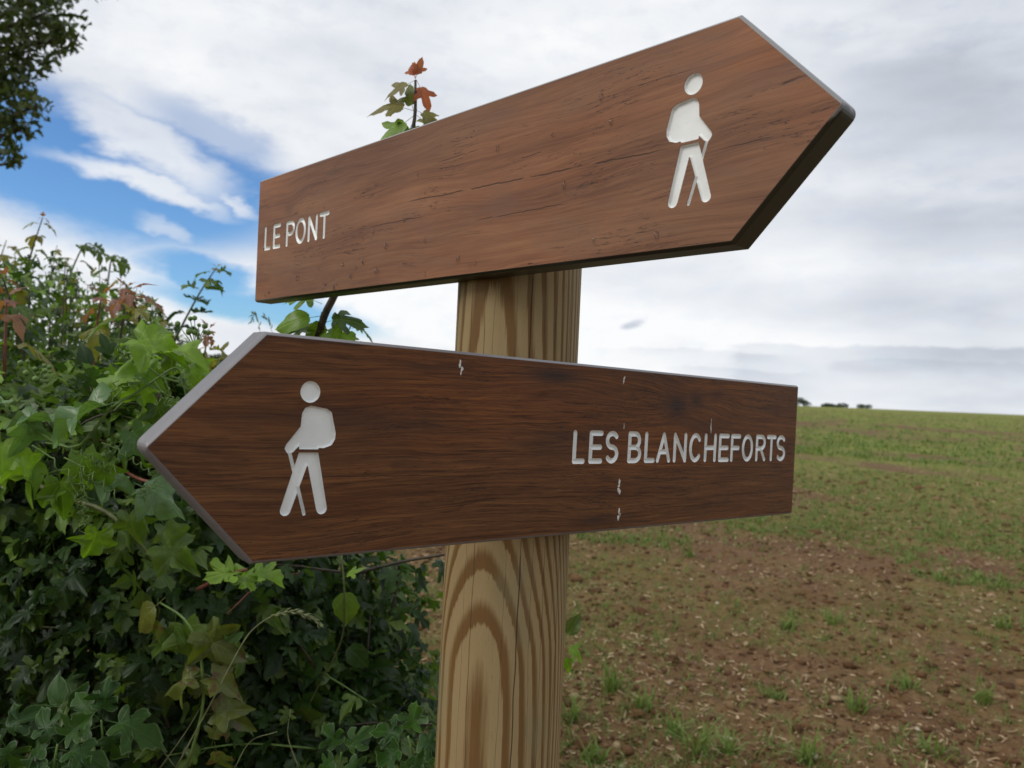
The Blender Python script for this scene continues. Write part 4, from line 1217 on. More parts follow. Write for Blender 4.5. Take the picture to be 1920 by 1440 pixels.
def arc(cx, cy, rx, ry, a0, a1, n=14):
    return [(cx + rx * math.cos(R(a0 + (a1 - a0) * i / n)), cy + ry * math.sin(R(a0 + (a1 - a0) * i / n))) for i in range(n + 1)]


def glyph(ch, w, h):
    """centre lines of a capital drawn in a w x h box"""
    m = h * 0.5
    if ch == 'L': return [[(0, h), (0, 0), (w, 0)]]
    if ch == 'E': return [[(w, h), (0, h), (0, 0), (w, 0)], [(0, m), (w * .92, m)]]
    if ch == 'F': return [[(w, h), (0, h), (0, 0)], [(0, m), (w * .86, m)]]
    if ch == 'T': return [[(0, h), (w, h)], [(w / 2, h), (w / 2, 0)]]
    if ch == 'H': return [[(0, 0), (0, h)], [(w, 0), (w, h)], [(0, m), (w, m)]]
    if ch == 'N': return [[(0, 0), (0, h), (w, 0), (w, h)]]
    if ch == 'A': return [[(0, 0), (w / 2, h), (w, 0)], [(w * .18, h * .33), (w * .82, h * .33)]]
    if ch == 'O': return [arc(w / 2, m, w / 2, m, 0, 360, 32)]
    if ch == 'C': return [arc(w / 2, m, w / 2, m, 42, 318, 28)]
    if ch == 'B':
        q = h * .25
        return [[(0, 0), (0, h), (w * .55, h)] + arc(w * .55, h - q + .0, w * .37, q, 90, -90) + [(0, m)], [(0, 0), (w * .58, 0)] + arc(w * .58, q, w * .42, q, -90, 90) + [(0, m)]]
    if ch == 'P':
        q = h * .26
        return [[(0, 0), (0, h), (w * .55, h)] + arc(w * .55, h - q, w * .45, q, 90, -90) + [(0, h - 2 * q)]]
    if ch == 'R':
        q = h * .26
        return [[(0, 0), (0, h), (w * .55, h)] + arc(w * .55, h - q, w * .43, q, 90, -90) + [(0, h - 2 * q)], [(w * .5, h - 2 * q), (w, 0)]]
    if ch == 'S':
        q = h * .25
        return [arc(w / 2, h - q, w / 2, q, 35, 270, 20) + arc(w / 2, q, w / 2, q, 90, -145, 20)]


def contours(sd, x0, y0, st):
    """closed zero contours of a grid of distances (marching squares)"""
    ny, nx = sd.shape
    segs = {}

    def pt(i, j, k):
        if k == 0: a, b = (i, j), (i, j + 1)
        else: a, b = (i, j), (i + 1, j)
        va, vb = sd[a], sd[b]
        t = va / (va - vb)
        return (x0 + (a[1] + (b[1] - a[1]) * t) * st, y0 + (a[0] + (b[0] - a[0]) * t) * st)
    s = sd < 0
    act = np.argwhere((s[:-1, :-1] != s[1:, 1:]) | (s[:-1, 1:] != s[1:, :-1]) | (s[:-1, :-1] != s[:-1, 1:]))
    pts = {}
    for i, j in act:
        i, j = int(i), int(j)
        c = (s[i, j], s[i, j + 1], s[i + 1, j + 1], s[i + 1, j])
        e = []
        ed = ((i, j, 0), (i, j + 1, 1), (i + 1, j, 0), (i, j, 1))
        for k in range(4):
            if c[k] != c[(k + 1) % 4]:
                e.append((ed[k], c[k]))
        if len(e) == 2:
            (a, ca), (b, _) = e
            if not ca: a, b = b, a
            segs[a] = b
        elif len(e) == 4:
            ins = sd[i:i + 2, j:j + 2].mean() < 0
            L = [x for x, q in e if q]; M_ = [x for x, q in e if not q]
            for k, (a, ca) in enumerate(e):
                if ca:
                    segs[a] = e[(k + (1 if not ins else -1)) % 4][0]
        for a, _ in e:
            if a not in pts:
                pts[a] = pt(*a)
    loops = []
    while segs:
        a0 = next(iter(segs)); a = a0; lp = []
        while a in segs:
            lp.append(pts[a]); a = segs.pop(a)
        if len(lp) > 8:
            loops.append(lp)
    return loops


def carve(sdf, box, st, depth_fn, core_mat, name):
    """contours of a carving and the mesh of its sunk floor; sizes in mm, board-local"""
    x0, y0, x1, y1 = box
    nx, ny = int((x1 - x0) / st) + 1, int((y1 - y0) / st) + 1
    X, Y = np.meshgrid(x0 + np.arange(nx) * st, y0 + np.arange(ny) * st)
    sd = sdf(X, Y)
    sd = np.where(np.abs(sd) < 1e-6, 1e-6, sd)
    lp = contours(sd, x0, y0, st)
    keep = sd < 1.6 * st
    idx = -np.ones(sd.shape, int)
    cell = keep[:-1, :-1] & keep[1:, :-1] & keep[1:, 1:] & keep[:-1, 1:] & ((sd[:-1, :-1] < 0) | (sd[1:, 1:] < 0) | (sd[1:, :-1] < 0) | (sd[:-1, 1:] < 0))
    ii, jj = np.nonzero(cell)
    corners = np.stack([np.stack([ii, jj], -1), np.stack([ii, jj + 1], -1), np.stack([ii + 1, jj + 1], -1), np.stack([ii + 1, jj], -1)], 1)
    flat = corners[..., 0] * nx + corners[..., 1]
    u, inv = np.unique(flat.ravel(), return_inverse=True)
    Z = -0.45 - depth_fn(np.maximum(-sd, 0))
    V = np.stack([X.ravel()[u], Y.ravel()[u], Z.ravel()[u]], -1) / 1000
    return lp, mesh(name, V, inv.reshape(-1, 4), core_mat, True)


def core_material(name, col, algae=False):
    m, t = material(name)
    oc = t.n('ShaderNodeTexCoord', out=3)
    a = t.noise(oc, 30, 4, 0.6); b = t.noise(oc, 400, 3, 0.6)
    c = t.mix(t.sstep(a, .3, .75), tuple(x * .86 for x in col), col)
    c = t.mix(t.sstep(b, .62, .75), c, tuple(x * .75 for x in col))
    if algae:                                  # black-green algae growing along the lower edges, ragged at its rim
        x, y, z = t.sep(oc)
        g = t.noise(oc, 160, 4, 0.65)
        edge = t.add(y, t.mul(t.sub(g, .5), .012))
        edge = t.add(edge, t.mul(t.sstep(z, -.0005, -.003, 1, 0), .009))
        c = t.mix(t.mul(t.sstep(edge, .0035, -.0005), t.sstep(x, .02, .10)), c, (.020, .021, .013))
    p = t.n('ShaderNodeBsdfPrincipled', {'Base Color': c, 'Roughness': .38, 'Specular IOR Level': .6, 'Normal': t.bump(b, .15, .0003)})
    t.n('ShaderNodeOutputMaterial', {0: p})
    return m


CORE_STAINED = core_material('board_core_stained', (0.235, 0.228, 0.225), True)
CORE = core_material('board_core', (0.190, 0.182, 0.190))
GROOVE = core_material('groove_white', (0.85, 0.87, 0.85))


def wood_face(name, seed, knots, cracks, tone, streak=1.0):
    """dark printed wood: streaky grain along x, knots and drying cracks, in board metres"""
    m, t = material(name)
    oc = t.n('ShaderNodeTexCoord', out=3)
    x, y, _ = t.sep(oc)
    lowf = t.noise(t.xyz(t.mul(x, 2.6), t.mul(y, 7.0), seed), 1.0, 3, .5)
    wy = t.add(y, t.mul(t.sub(lowf, .5), .060 if streak < 1 else .035))
    med = t.noise(t.xyz(t.mul(x, 16.0), t.mul(y, 46.0), seed + 2), 1.0, 3, .5)
    wy = t.add(wy, t.mul(t.sub(med, .5), .0035))
    dark = None
    for kx, ky, rx, ry, amt in knots:
        dx, dy = t.mul(t.sub(x, kx), 1 / rx), t.mul(t.sub(y, ky), 1 / ry)
        l2 = t.add(t.mul(dx, dx), t.mul(dy, dy))
        g = t.m('EXPONENT', t.mul(l2, -1.0))
        wide = t.m('EXPONENT', t.mul(l2, -0.22))
        wy = t.add(wy, t.mul(t.mul(wide, dy), ry * .55))
        g = t.m('MINIMUM', t.mul(g, amt), .97)
        dark = g if dark is None else t.m('MAXIMUM', dark, g)
    fine = t.noise(t.xyz(t.mul(x, 22.0), t.mul(wy, 760.0), seed), 1.0, 4, .65)
    mid = t.noise(t.xyz(t.mul(x, 8.0), t.mul(wy, 400.0), seed + 5), 1.0, 4, .62)
    big = t.noise(t.xyz(t.mul(x, 4.5), t.mul(wy, 34.0), seed + 9), 1.0, 4, .55)
    pore = t.noise(t.xyz(t.mul(x, 75.0), t.mul(wy, 1500.0), seed + 12), 1.0, 2, .6)
    v = t.add(t.mul(big, .22 + .30 * (1 - streak)), t.add(t.mul(mid, .42 * (.3 + .7 * streak) + .08), t.mul(fine, .34 * (.2 + .8 * streak) + .03)))
    col = t.ramp(v, tone)
    col = t.mix(t.mul(t.sstep(pore, .56, .70), .6 * streak), col, tone[0][1])
    pore2 = t.noise(t.xyz(t.mul(x, 18.0), t.mul(wy, 620.0), seed + 14), 1.0, 3, .65)
    col = t.mix(t.mul(t.sstep(pore2, .53, .70), .75 * streak), col, tuple(a * .72 for a in tone[0][1]))
    lite = t.noise(t.xyz(t.mul(x, 24.0), t.mul(wy, 420.0), seed + 17), 1.0, 3, .6)
    col = t.mix(t.mul(t.sstep(lite, .55, .74), .45 * streak), col, tone[3][1])
    warm = t.noise(t.xyz(t.mul(x, 3.0), t.mul(y, 9.0), seed + 40), 1.0, 2, .5)
    col = t.mix(t.sstep(warm, .35, .7), t.mix(1.0, col, (.86, .90, .95), 'MULTIPLY'), t.mix(1.0, col, (1.16, 1.04, .90), 'MULTIPLY'))
    greyp = t.noise(t.xyz(t.mul(x, 7.0), t.mul(y, 22.0), seed + 20), 1.0, 4, .6)
    col = t.mix(t.mul(t.sstep(greyp, .52, .74), .50), col, (.165, .098, .070) if streak < 1 else (.052, .026, .016))
    # small ragged checks along the grain
    rg = t.noise(t.xyz(t.mul(x, 16.0), t.mul(wy, 270.0), seed + 30), 1.0, 3, .6)
    rm = t.noise(t.xyz(t.mul(x, 11.0), t.mul(y, 30.0), seed + 31), 1.0, 2, .5)
    chk = t.mul(t.sstep(t.m('ABSOLUTE', t.sub(rg, .5)), .004, .013, 1, 0), t.sstep(rm, .50, .62))
    for xa, ya, xb, yb, w in cracks:
        s = (yb - ya) / (xb - xa)
        wob = t.mul(t.sub(t.noise(t.xyz(t.mul(x, 60.0), ya * 300 + seed, 0.0), 1.0, 3, .6), .5), .0035)
        d = t.m('ABSOLUTE', t.sub(t.sub(y, t.add(t.mul(t.sub(x, xa), s), ya)), wob))
        ends = t.mul(t.sstep(x, xa, xa + .02), t.sstep(x, xb - .03, xb, 1, 0))
        brk = t.sstep(t.noise(t.xyz(t.mul(x, 40.0), ya * 90, 4.0), 1.0, 2, .5), .36, .48)
        chk = t.m('MAXIMUM', chk, t.mul(t.mul(t.sstep(d, w * .4, w * 1.4, 1, 0), ends), t.mul(brk, .95)))
    col = t.mix(t.mul(chk, .8), col, (.016, .010, .007))
    if dark is not None:
        col = t.mix(t.m('MULTIPLY', dark, t.sstep(mid, .3, .62, .75, 1.0), clamp=True), col, (.020, .016, .016))
    h = t.sub(t.add(t.mul(fine, .35), t.mul(mid, .35)), t.mul(chk, .9))
    rough = t.lin(mid, .3, .7, .46, .62)
    p = t.n('ShaderNodeBsdfPrincipled', {'Base Color': col, 'Roughness': rough, 'Specular IOR Level': .24, 'Normal': t.bump(h, .14 + .16 * streak, .0012)})
    t.n('ShaderNodeOutputMaterial', {0: p})
    return m


TONE1 = [(.32, (.125, .051, .026)), (.44, (.225, .099, .050)), (.56, (.295, .143, .073)), (.72, (.350, .188, .100))]
TONE2 = [(.36, (.044, .015, .006)), (.47, (.100, .036, .013)), (.56, (.138, .053, .018)), (.70, (.225, .092, .029))]
FACE1 = wood_face('wood_face_upper', 3.3, [(.075, .030, .012, .008, .35)],
                  [(.30, .004, .61, -.0035, .00065), (.235, -.013, .345, -.014, .00045), (.635, .000, .655, .0005, .0004), (.64, -.012, .70, -.0105, .0004), (.655, .018, .715, .024, .0010),
                   (.02, .020, .10, .0215, .0004), (.34, .035, .42, .036, .0004), (.40, -.028, .52, -.0285, .0004), (.44, .018, .50, .0185, .0004), (.55, .050, .64, .049, .0003)], TONE1, .28)
FACE2 = wood_face('wood_face_lower', 8.6, [(-.225, .044, .020, .012, .9), (-.195, .050, .014, .010, .75), (-.395, .064, .034, .007, .9), (-.335, -.066, .03, .004, .6), (-.16, .058, .012, .006, .5), (-.53, .062, .02, .003, .4)],
                  [(-.36, .040, -.30, .041, .0003), (-.62, -.02, -.50, -.021, .0003)], TONE2)

H2 = 75.0
LS, LT = 655.0, 724.5


def hiker_sd(X, Y):
    """walker with rucksack and stick, in board mm (u from the square end)"""
    d = np.hypot((X - 621.9) * 1.02, Y - 38.8) - 7.5
    T_ = [(625.6, 23.5), (623.9, 26.6), (620.5, 27.8), (609.2, 26.2), (606.2, 24.4), (602.4, 10.7), (602.6, 6.6), (604.6, 3.2), (609.6, 1.4), (614.6, 1.6), (614.6, .1), (626.2, .1), (626.3, 4.9), (632.7, -1.9), (635.2, -2.2), (636.4, -.3), (635.8, 1.5), (626.1, 14.3)]
    d = np.minimum(d, poly_sd(X, Y, T_) - 1.45)
    d = np.where(Y < -1.35, np.maximum(d, np.where(X < 629.5, -Y - 1.35, -9) * 0 + np.where(X < 629.5, 1.0, -9)), d)
    legs = poly_sd(X, Y, [(627.6, -3.1), (638.4, -41.6), (631.0, -43.5), (620.7, -11.7), (612.2, -43.5), (604.3, -41.6), (613.2, -3.1)])
    legs = np.minimum(legs, np.minimum(np.hypot(X - 634.7, Y + 42.4) - 3.85, np.hypot(X - 608.2, Y + 42.4) - 4.0))
    d = np.minimum(d, legs)
    return np.minimum(d, seg_d(X, Y, (634.2, -3.0), (621.1, -45.4)) - 1.35)


def make_board(root, M, flip, letters, face_mat, label):
    """arrow board: grey core with a carved wood-pattern face; local x runs the way the text reads"""
    sg = -1 if flip else 1
    b = obj('arrow_board', None, root) if False else None
    out = [(0, H2), (0, -H2), (LS, -H2)]
    tipr = 7.0                                   # rounded point
    a0 = np.array([LS, -H2]); a1 = np.array([LT, 0.0]); a2 = np.array([LS, H2])
    e = (a1 - a0) / np.linalg.norm(a1 - a0); g = (a2 - a1) / np.linalg.norm(a2 - a1)

    def outline(off, rt):
        nrm = [np.array([-1, 0]), np.array([0, -1]), np.array([e[1], -e[0]]), np.array([g[1], -g[0]]), np.array([0, 1])]
        base = [np.array([0, 0]), np.array([0, -H2]), a0, a2, np.array([0, H2])]

        def hit(i, j):
            A = np.array([nrm[i], nrm[j]])
            return np.linalg.solve(A, [nrm[i] @ base[i] + (off if i else off * .15), nrm[j] @ base[j] + (off if j else off * .15)])
        P = [hit(0, 1), hit(1, 2)]
        tip = hit(2, 3)
        k = rt * 0.8
        for s in np.linspace(0, 1, 7):
            p, q, r_ = tip - e * k, tip, tip + g * k
            P.append((1 - s) ** 2 * p + 2 * s * (1 - s) * q + s * s * r_)
        P += [hit(3, 4), hit(4, 0)]
        return np.array(P)
    rings = [(0.03, 1.2, -0.02), (0.5, 2.2, -0.25), (1.9, 6.0, -1.8), (2.3, 9.0, -3.2), (2.3, 9.0, -22.2), (1.2, 8.0, -23.5)]
    V, F = [], []
    n = 11
    for off, rt, z in rings:
        P = outline(off, rt)
        for p in P:
            V.append((sg * p[0] / 1000, p[1] / 1000, z / 1000))
    for k in range(len(rings) - 1):
        for i in range(n):
            j = (i + 1) % n
            f = (k * n + i, k * n + j, (k + 1) * n + j, (k + 1) * n + i)
            F.append(f if flip else f[::-1])
    back = tuple((len(rings) - 1) * n + i for i in range(n))
    F.append(back if flip else back[::-1])
    core = obj('arrow_board', mesh('arrow_board', V, F, CORE if flip else CORE_STAINED, False), root)
    core.matrix_basis = M
    core['label'] = label
    # carvings
    holes = []
    if flip:
        hk = lambda X, Y: hiker_sd(-X, Y)
        box = (-644.0, -50.0, -597.0, 50.0)
    else:
        hk = hiker_sd
        box = (597.0, -50.0, 644.0, 50.0)
    lp, me = carve(hk, box, .5, lambda q: 2.0 * np.clip(q / .8, 0, 1) ** .8, GROOVE, 'hiker_symbol')
    holes += lp
    obj('hiker_symbol', me, core)
    for ch, xa, xb, yb in letters:
        r_ = 2.55
        w, h = xb - xa - 2 * r_, 30.8 - 2 * r_
        lines = [[(x + xa + r_, y + yb + r_) for x, y in ln] for ln in glyph(ch, w, h)]

        def sdf(X, Y, lines=lines, r_=r_):
            d = np.full(X.shape, 1e9)
            for ln in lines:
                for a, c in zip(ln[:-1], ln[1:]):
                    d = np.minimum(d, seg_d(X, Y, a, c))
            return d - r_
        lp, me = carve(sdf, (xa - 2, yb - 2, xb + 2, yb + 33), .4, lambda q: .75 * np.clip(q, 0, 2.3), GROOVE, 'letter')
        holes += lp
        obj('letter', me, core)
    # the face sheet with the carvings cut through
    cu = bpy.data.curves.new('wood_face', 'CURVE')
    cu.dimensions = '2D'; cu.fill_mode = 'FRONT'; cu.resolution_u = 1
    loops = [[(sg * p[0], p[1]) for p in outline(0, 1.2)]] + holes
    for lp in loops:
        sp = cu.splines.new('POLY')
        sp.points.add(len(lp) - 1)
        for q, (x, y) in zip(sp.points, lp):
            q.co = (x / 1000, y / 1000, 0, 1)
        sp.use_cyclic_u = True
    tmp = bpy.data.objects.new('tmp', cu)
    me0 = bpy.data.meshes.new_from_object(tmp)
    bpy.data.objects.remove(tmp)
    n0 = len(me0.vertices)
    co = np.empty(n0 * 3, np.float32); me0.vertices.foreach_get('co', co); co = co.reshape(-1, 3)
    polys = [tuple(p.vertices) for p in me0.polygons]
    fixed = []
    for p in polys:
        a, c, d = co[p[0]], co[p[1]], co[p[2]]
        fixed.append(p if np.cross(c - a, d - a)[2] > 0 else p[::-1])
    # rim walls of the sheet: each boundary edge runs 0.5 mm down
    cnt = {}
    for p in fixed:
        for a, c in zip(p, p[1:] + p[:1]):
            cnt[(a, c)] = 1
    bnd = [(a, c) for a, c in cnt if (c, a) not in cnt]
    V2 = np.concatenate([co, co - np.array([0, 0, .0005], np.float32)])
    Fw = [(c, a, a + n0, c + n0) for a, c in bnd]
    obj('wood_face', mesh('wood_face', V2, fixed + Fw, face_mat, False), core)
    bpy.data.meshes.remove(me0)
    return core


def post_material():
    m, t = material('pine_post')
    oc = t.n('ShaderNodeTexCoord', out=3)
    x, y, z = t.sep(oc)
    zn = t.noise(t.xyz(0.0, 0.0, t.mul(z, 2.2)), 1.0, 2, .5)
    zn2 = t.noise(t.xyz(7.0, 3.0, t.mul(z, 2.6)), 1.0, 2, .5)
    px = t.add(.0122, t.mul(t.sub(zn, .5), .010))
    py = t.add(.0315, t.mul(t.sub(zn2, .5), .008))
    dx, dy = t.sub(x, px), t.sub(y, py)
    r = t.m('SQRT', t.add(t.mul(dx, dx), t.mul(dy, dy)))
    w = t.noise(t.xyz(t.mul(x, 16), t.mul(y, 16), t.mul(z, 4.5)), 1.0, 3, .5)
    drift = t.add(t.add(t.mul(t.sstep(z, 1.345, 1.54), .0105), t.mul(t.sstep(z, 1.58, 1.82), .0018)), t.mul(z, .004))
    r = t.add(t.sub(r, drift), t.mul(t.sub(w, .5), .0026))
    fib = t.noise(t.xyz(t.mul(x, 500), t.mul(y, 500), t.mul(z, 14)), 1.0, 3, .6)
    ring = t.m('FRACT', t.add(t.mul(t.add(r, .0025), 300.0), t.mul(t.sub(fib, .5), .32)))
    late = t.m('MAXIMUM', t.mul(t.sstep(ring, .50, .80), .97), t.sstep(ring, 0.0, .08, 1, 0))
    mott = t.noise(t.xyz(t.mul(x, 60), t.mul(y, 60), t.mul(z, 7)), 1.0, 4, .6)
    early = t.mix(mott, (.260, .182, .080), (.340, .250, .128))
    lat = t.mix(mott, (.118, .058, .017), (.175, .092, .028))
    col = t.mix(late, early, lat)
    grn = t.noise(t.xyz(t.mul(x, 22), t.mul(y, 22), t.mul(z, 9)), 1.0, 4, .6)
    col = t.mix(t.mul(t.sstep(grn, .5, .72), .38), col, (.19, .185, .105))
    tick = t.noise(t.xyz(t.mul(x, 1300), t.mul(y, 1300), t.mul(z, 90)), 1.0, 2, .6)
    col = t.mix(t.mul(t.sstep(tick, .60, .74), .45), col, (.12, .08, .045))
    # drying checks: thin vertical splits
    th = t.m('ARCTAN2', x, t.mul(y, -1.0))
    chk = None
    for a0, w0, z0, z1, seed in ((.20, .007, -2, 2.5, 1.0), (-.52, .0035, -2, 1.70, 2.0), (.95, .004, -2, 2.5, 3.0), (-.18, .0028, -2, 1.2, 4.0), (-.78, .003, 1.55, 1.72, 5.0), (.62, .0025, -2, 2.5, 6.0), (-.36, .0018, 1.5, 2.5, 7.0), (-.66, .0016, -2, 1.5, 8.0), (-.02, .0016, -2, 2.5, 9.0), (.42, .0018, -2, 2.5, 10.0), (.8, .0016, -2, 2.5, 11.0)):
        wob = t.mul(t.sub(t.noise(t.xyz(seed * 5, 0.0, t.mul(z, 6.0)), 1.0, 3, .55), .5), .16)
        d = t.m('ABSOLUTE', t.sub(t.sub(th, a0), wob))
        e = t.mul(t.sstep(d, w0 * .5, w0 * 1.7, 1, 0), t.mul(t.sstep(z, z0, z0 + .03), t.sstep(z, z1 - .05, z1, 1, 0)))
        e = t.mul(e, t.sstep(t.noise(t.xyz(seed, 2.0, t.mul(z, 14.0)), 1.0, 2, .5), .30, .42, .35, 1.0))
        chk = e if chk is None else t.m('MAXIMUM', chk, e)
    col = t.mix(t.mul(chk, .92), col, (.020, .012, .008))
    h = t.sub(t.add(t.mul(late, .30), t.mul(fib, .25)), chk)
    p = t.n('ShaderNodeBsdfPrincipled', {'Base Color': col, 'Roughness': .68, 'Specular IOR Level': .25, 'Normal': t.bump(h, .4, .0012)})
    t.n('ShaderNodeOutputMaterial', {0: p})
    return m


def make_signpost():
    ax, ay, rad = 0.0025, 0.7535, 0.0605
    root = thing('signpost', 'round pine post carrying two brown arrow boards with white carved lettering', 'signpost', (ax, ay, 0.0))
    zs = np.concatenate([np.linspace(-.4, .8, 8), np.linspace(.82, 1.80, 60), [1.806, 1.809]])
    n = 112
    a = np.arange(n) / n * 2 * np.pi
    V = []
    for i, z in enumerate(zs):
        k = rad if i < len(zs) - 2 else (rad - .003 if i == len(zs) - 2 else rad - .008)
        rr = k + .0007 * (vnoise(np.cos(a) * 3 + 5, np.sin(a) * 3 + z * 2.5, 4) - .5) * 2
        # the widest drying check is a real groove
        g = .2 + .05 * math.sin(z * 5.0)
        V.append(np.stack([rr * np.cos(a), rr * np.sin(a), np.full(n, z)], -1))
    V = np.concatenate(V)
    F = [(i * n + j, i * n + (j + 1) % n, (i + 1) * n + (j + 1) % n, (i + 1) * n + j) for i in range(len(zs) - 1) for j in range(n)]
    F.append(tuple((len(zs) - 1) * n + j for j in range(n)))
    obj('post', mesh('post', V, F, post_material()), root)

    def mat(P, yaw, tilt, flip):
        u = Vector((math.cos(yaw) * math.cos(tilt), math.sin(yaw) * math.cos(tilt), math.sin(tilt)))
        x = -u if flip else u
        nn = x.cross(Vector((0, 0, 1))).normalized()
        v = nn.cross(x)
        p = P - root.location
        return Matrix(((x.x, v.x, nn.x, p.x), (x.y, v.y, nn.y, p.y), (x.z, v.z, nn.z, p.z), (0, 0, 0, 1)))
    M1, M2 = mat(P1, YAW1, TILT1, False), mat(P2, YAW2, TILT2, True)
    t1 = [('L', 16.8, 33.0, -14.2), ('E', 38.2, 57.0, -14.5), ('P', 69.2, 89.8, -14.9), ('O', 90.8, 114.6, -14.9), ('N', 118.4, 139.6, -14.9), ('T', 142.8, 163.6, -14.9)]
    t2 = [('L', 369, 352.6), ('E', 348.4, 329.8), ('S', 326.8, 308.4), ('B', 296, 275.8), ('L', 272, 255.5), ('A', 254, 231.6), ('N', 228, 206), ('C', 202.5, 180.8), ('H', 177.2, 155.6), ('E', 152, 132.2), ('F', 130.2, 111), ('O', 109.2, 87), ('R', 82.4, 61.6), ('T', 60.6, 40.4), ('S', 40, 20.4)]
    t2 = [(c, -a_, -b_, -13.6) for c, a_, b_ in t2]
    make_board(root, M1, False, t1, FACE1, 'upper brown arrow board pointing right, carved LE PONT with a walker')
    make_board(root, M2, True, t2, FACE2, 'lower darker arrow board pointing left, carved LES BLANCHEFORTS with a walker')
    T = Matrix.Translation(root.location)
    return T @ M1, T @ M2


W1, W2 = make_signpost()


# ------------------------------------------------------------------ rain drops and droppings on the boards
def board_hit(px, py, M):
    o = Vector((0, 0, CAM_Z)); d = ray(px, py)
    nn = M.col[2].to_3d(); p = M.col[3].to_3d()
    k = (p - o).dot(nn) / d.dot(nn)
    q = M.inverted() @ (o + d * k)
    return q.x, q.y


def drop_material():
    m, t = material('rain_drop')
    p = t.n('ShaderNodeBsdfPrincipled', {'Base Color': (1, 1, 1), 'Roughness': .02, 'IOR': 1.33, 'Transmission Weight': 1.0})
    t.n('ShaderNodeOutputMaterial', {0: p})
    return m


DROP = drop_material()
WHITE = simple('dropping_white', (.62, .60, .56), .8, .15, 300, bump=.0005)


def dome(rx, ry, h, tail=0.0, seed=0, n=16, rings=5):
    """lens-shaped bead; tail stretches its lower end"""
    r = random.Random(seed)
    V = [(0, 0, h)]
    ph = r.uniform(0, 6)
    for i in range(1, rings + 1):
        s = i / rings
        for k in range(n):
            a = 6.2832 * k / n
            w = 1 + .10 * math.sin(2 * a + ph) + .06 * math.sin(3 * a + 2 * ph)
            y = ry * s * math.sin(a) * w
            if y < 0: y *= 1 + tail
            V.append((rx * s * math.cos(a) * w * (1 - (.35 * tail if math.sin(a) < -.5 else 0)), y, h * math.sqrt(max(0, 1 - s * s))))
    F = [(0, 1 + k, 1 + (k + 1) % n) for k in range(n)]
    for i in range(rings - 1):
        for k in range(n):
            j = (k + 1) % n
            F.append((1 + i * n + k, 1 + (i + 1) * n + k, 1 + (i + 1) * n + j, 1 + i * n + j))
    return V, F


drops = [(558, 521, 3.4), (610, 533, 1.8), (628, 536, 4.4), (643, 497, 2.8), (658, 517, 3.3), (668, 502, 2.0), (682, 490, 3.2), (706, 508, 4.6), (724, 461, 3.6), (700, 434, 2.6), (505, 548, 2.8), (498, 553, 2.2), (797, 450, 2.6), (797, 514, 2.2), (859, 484, 3.6), (881, 497, 2.2), (891, 494, 2.2),
         (706, 344, 2.6), (784, 327, 2.2), (797, 362, 1.4), (787, 370, 1.4), (808, 385, 1.4), (864, 318, 1.2), (933, 278, 3.0), (1058, 346, 3.2), (1036, 253, 2.2), (1128, 182, 3.4), (1146, 228, 2.8), (1114, 450, 2.6), (1231, 440, 3.4), (516, 410, 1.6), (608, 388, 1.8), (495, 466, 2.0), (534, 440, 1.6)]
DROP_LABEL = {(558, 521): 'rain drop below the letter E of LE PONT, near the lower board edge', (628, 536): 'rain drop hanging at the lower edge just above the dark shoot stem', (643, 497): 'rain drop leftmost of the cluster below and right of LE PONT', (658, 517): 'rain drop lowest of the cluster below and right of LE PONT',
              (682, 490): 'rain drop topmost of the cluster below and right of LE PONT', (706, 508): 'largest rain drop, right end of the cluster near the lower board edge', (724, 461): 'rain drop above the largest one, level with the foot of LE PONT', (700, 434): 'rain drop right of LE PONT, level with its letters',
              (505, 548): 'rain drop, right one of a pair in the lower left board corner', (498, 553): 'rain drop, left one of a pair in the lower left board corner', (797, 450): 'rain drop midway between LE PONT and the post, above the lower edge', (859, 484): 'rain drop straight above the left edge of the post',
              (933, 278): 'rain drop in the upper middle of the board, above the long crack', (1058, 346): 'rain drop below the long crack in the board middle', (1128, 182): 'rain drop high on the board, left of the walker', (1146, 228): 'rain drop left of the walker, just under the highest one',
              (1114, 450): 'rain drop near the lower edge, above the right edge of the post', (1231, 440): 'rain drop below the walker near the lower board edge', (706, 344): 'rain drop above and right of the letter T of PONT', (1036, 253): 'rain drop in the board middle, near the upper edge'}
for i, (px, py, s) in enumerate(drops):
    x, y = board_hit(px, py, W1)
    V, F = dome(s * .00055, s * .00085, s * .00060, .35, i)
    o = obj('rain_drop', mesh('rain_drop', V, F, DROP))
    o.matrix_world = W1 @ Matrix.Translation((x, y, .00002))
    tag(o, DROP_LABEL.get((px, py), 'tiny rain drop, one of the smallest specks on the upper board'), 'rain drop', 'rain drops on the upper board')
for i, (px, py, wd, ln, lab) in enumerate(((865, 689, 2.2, 7.0, 'white bird dropping near the upper edge of the lower board, left of the post'), (1170, 712, 1.3, 5.0, 'thin white dropping streak at the upper board edge above the dark knot'), (1160, 911, 3.0, 9.0, 'white bird dropping below the letters LES'), (1160, 965, 2.8, 9.0, 'white bird dropping at the bottom edge of the lower board'),
                                            (1333, 800, .9, 13.0, 'thin white dropping streak running down onto the letter H'), (1170, 800, 1.0, 4.0, 'tiny white dropping above the letter S of LES'))):
    x, y = board_hit(px, py, W2)
    m = MB()
    for k in range(6):
        V, F = dome(wd * .0006 * random.uniform(.25, 1), ln * .00019 * random.uniform(.4, 1.6), .0004, .6, i * 9 + k, 10, 3)
        V = np.array(V) + np.array([RNG.normal(0, wd * .00042), (k / 5 - .5) * ln * .0009 + RNG.normal(0, ln * .00012), k * .00001])
        m.add(V, F)
    o = obj('bird_dropping', m.build('bird_dropping', WHITE))
    o.matrix_world = W2 @ Matrix.Translation((x, y, .00002))
    tag(o, lab, 'bird dropping', 'bird droppings on the lower board')


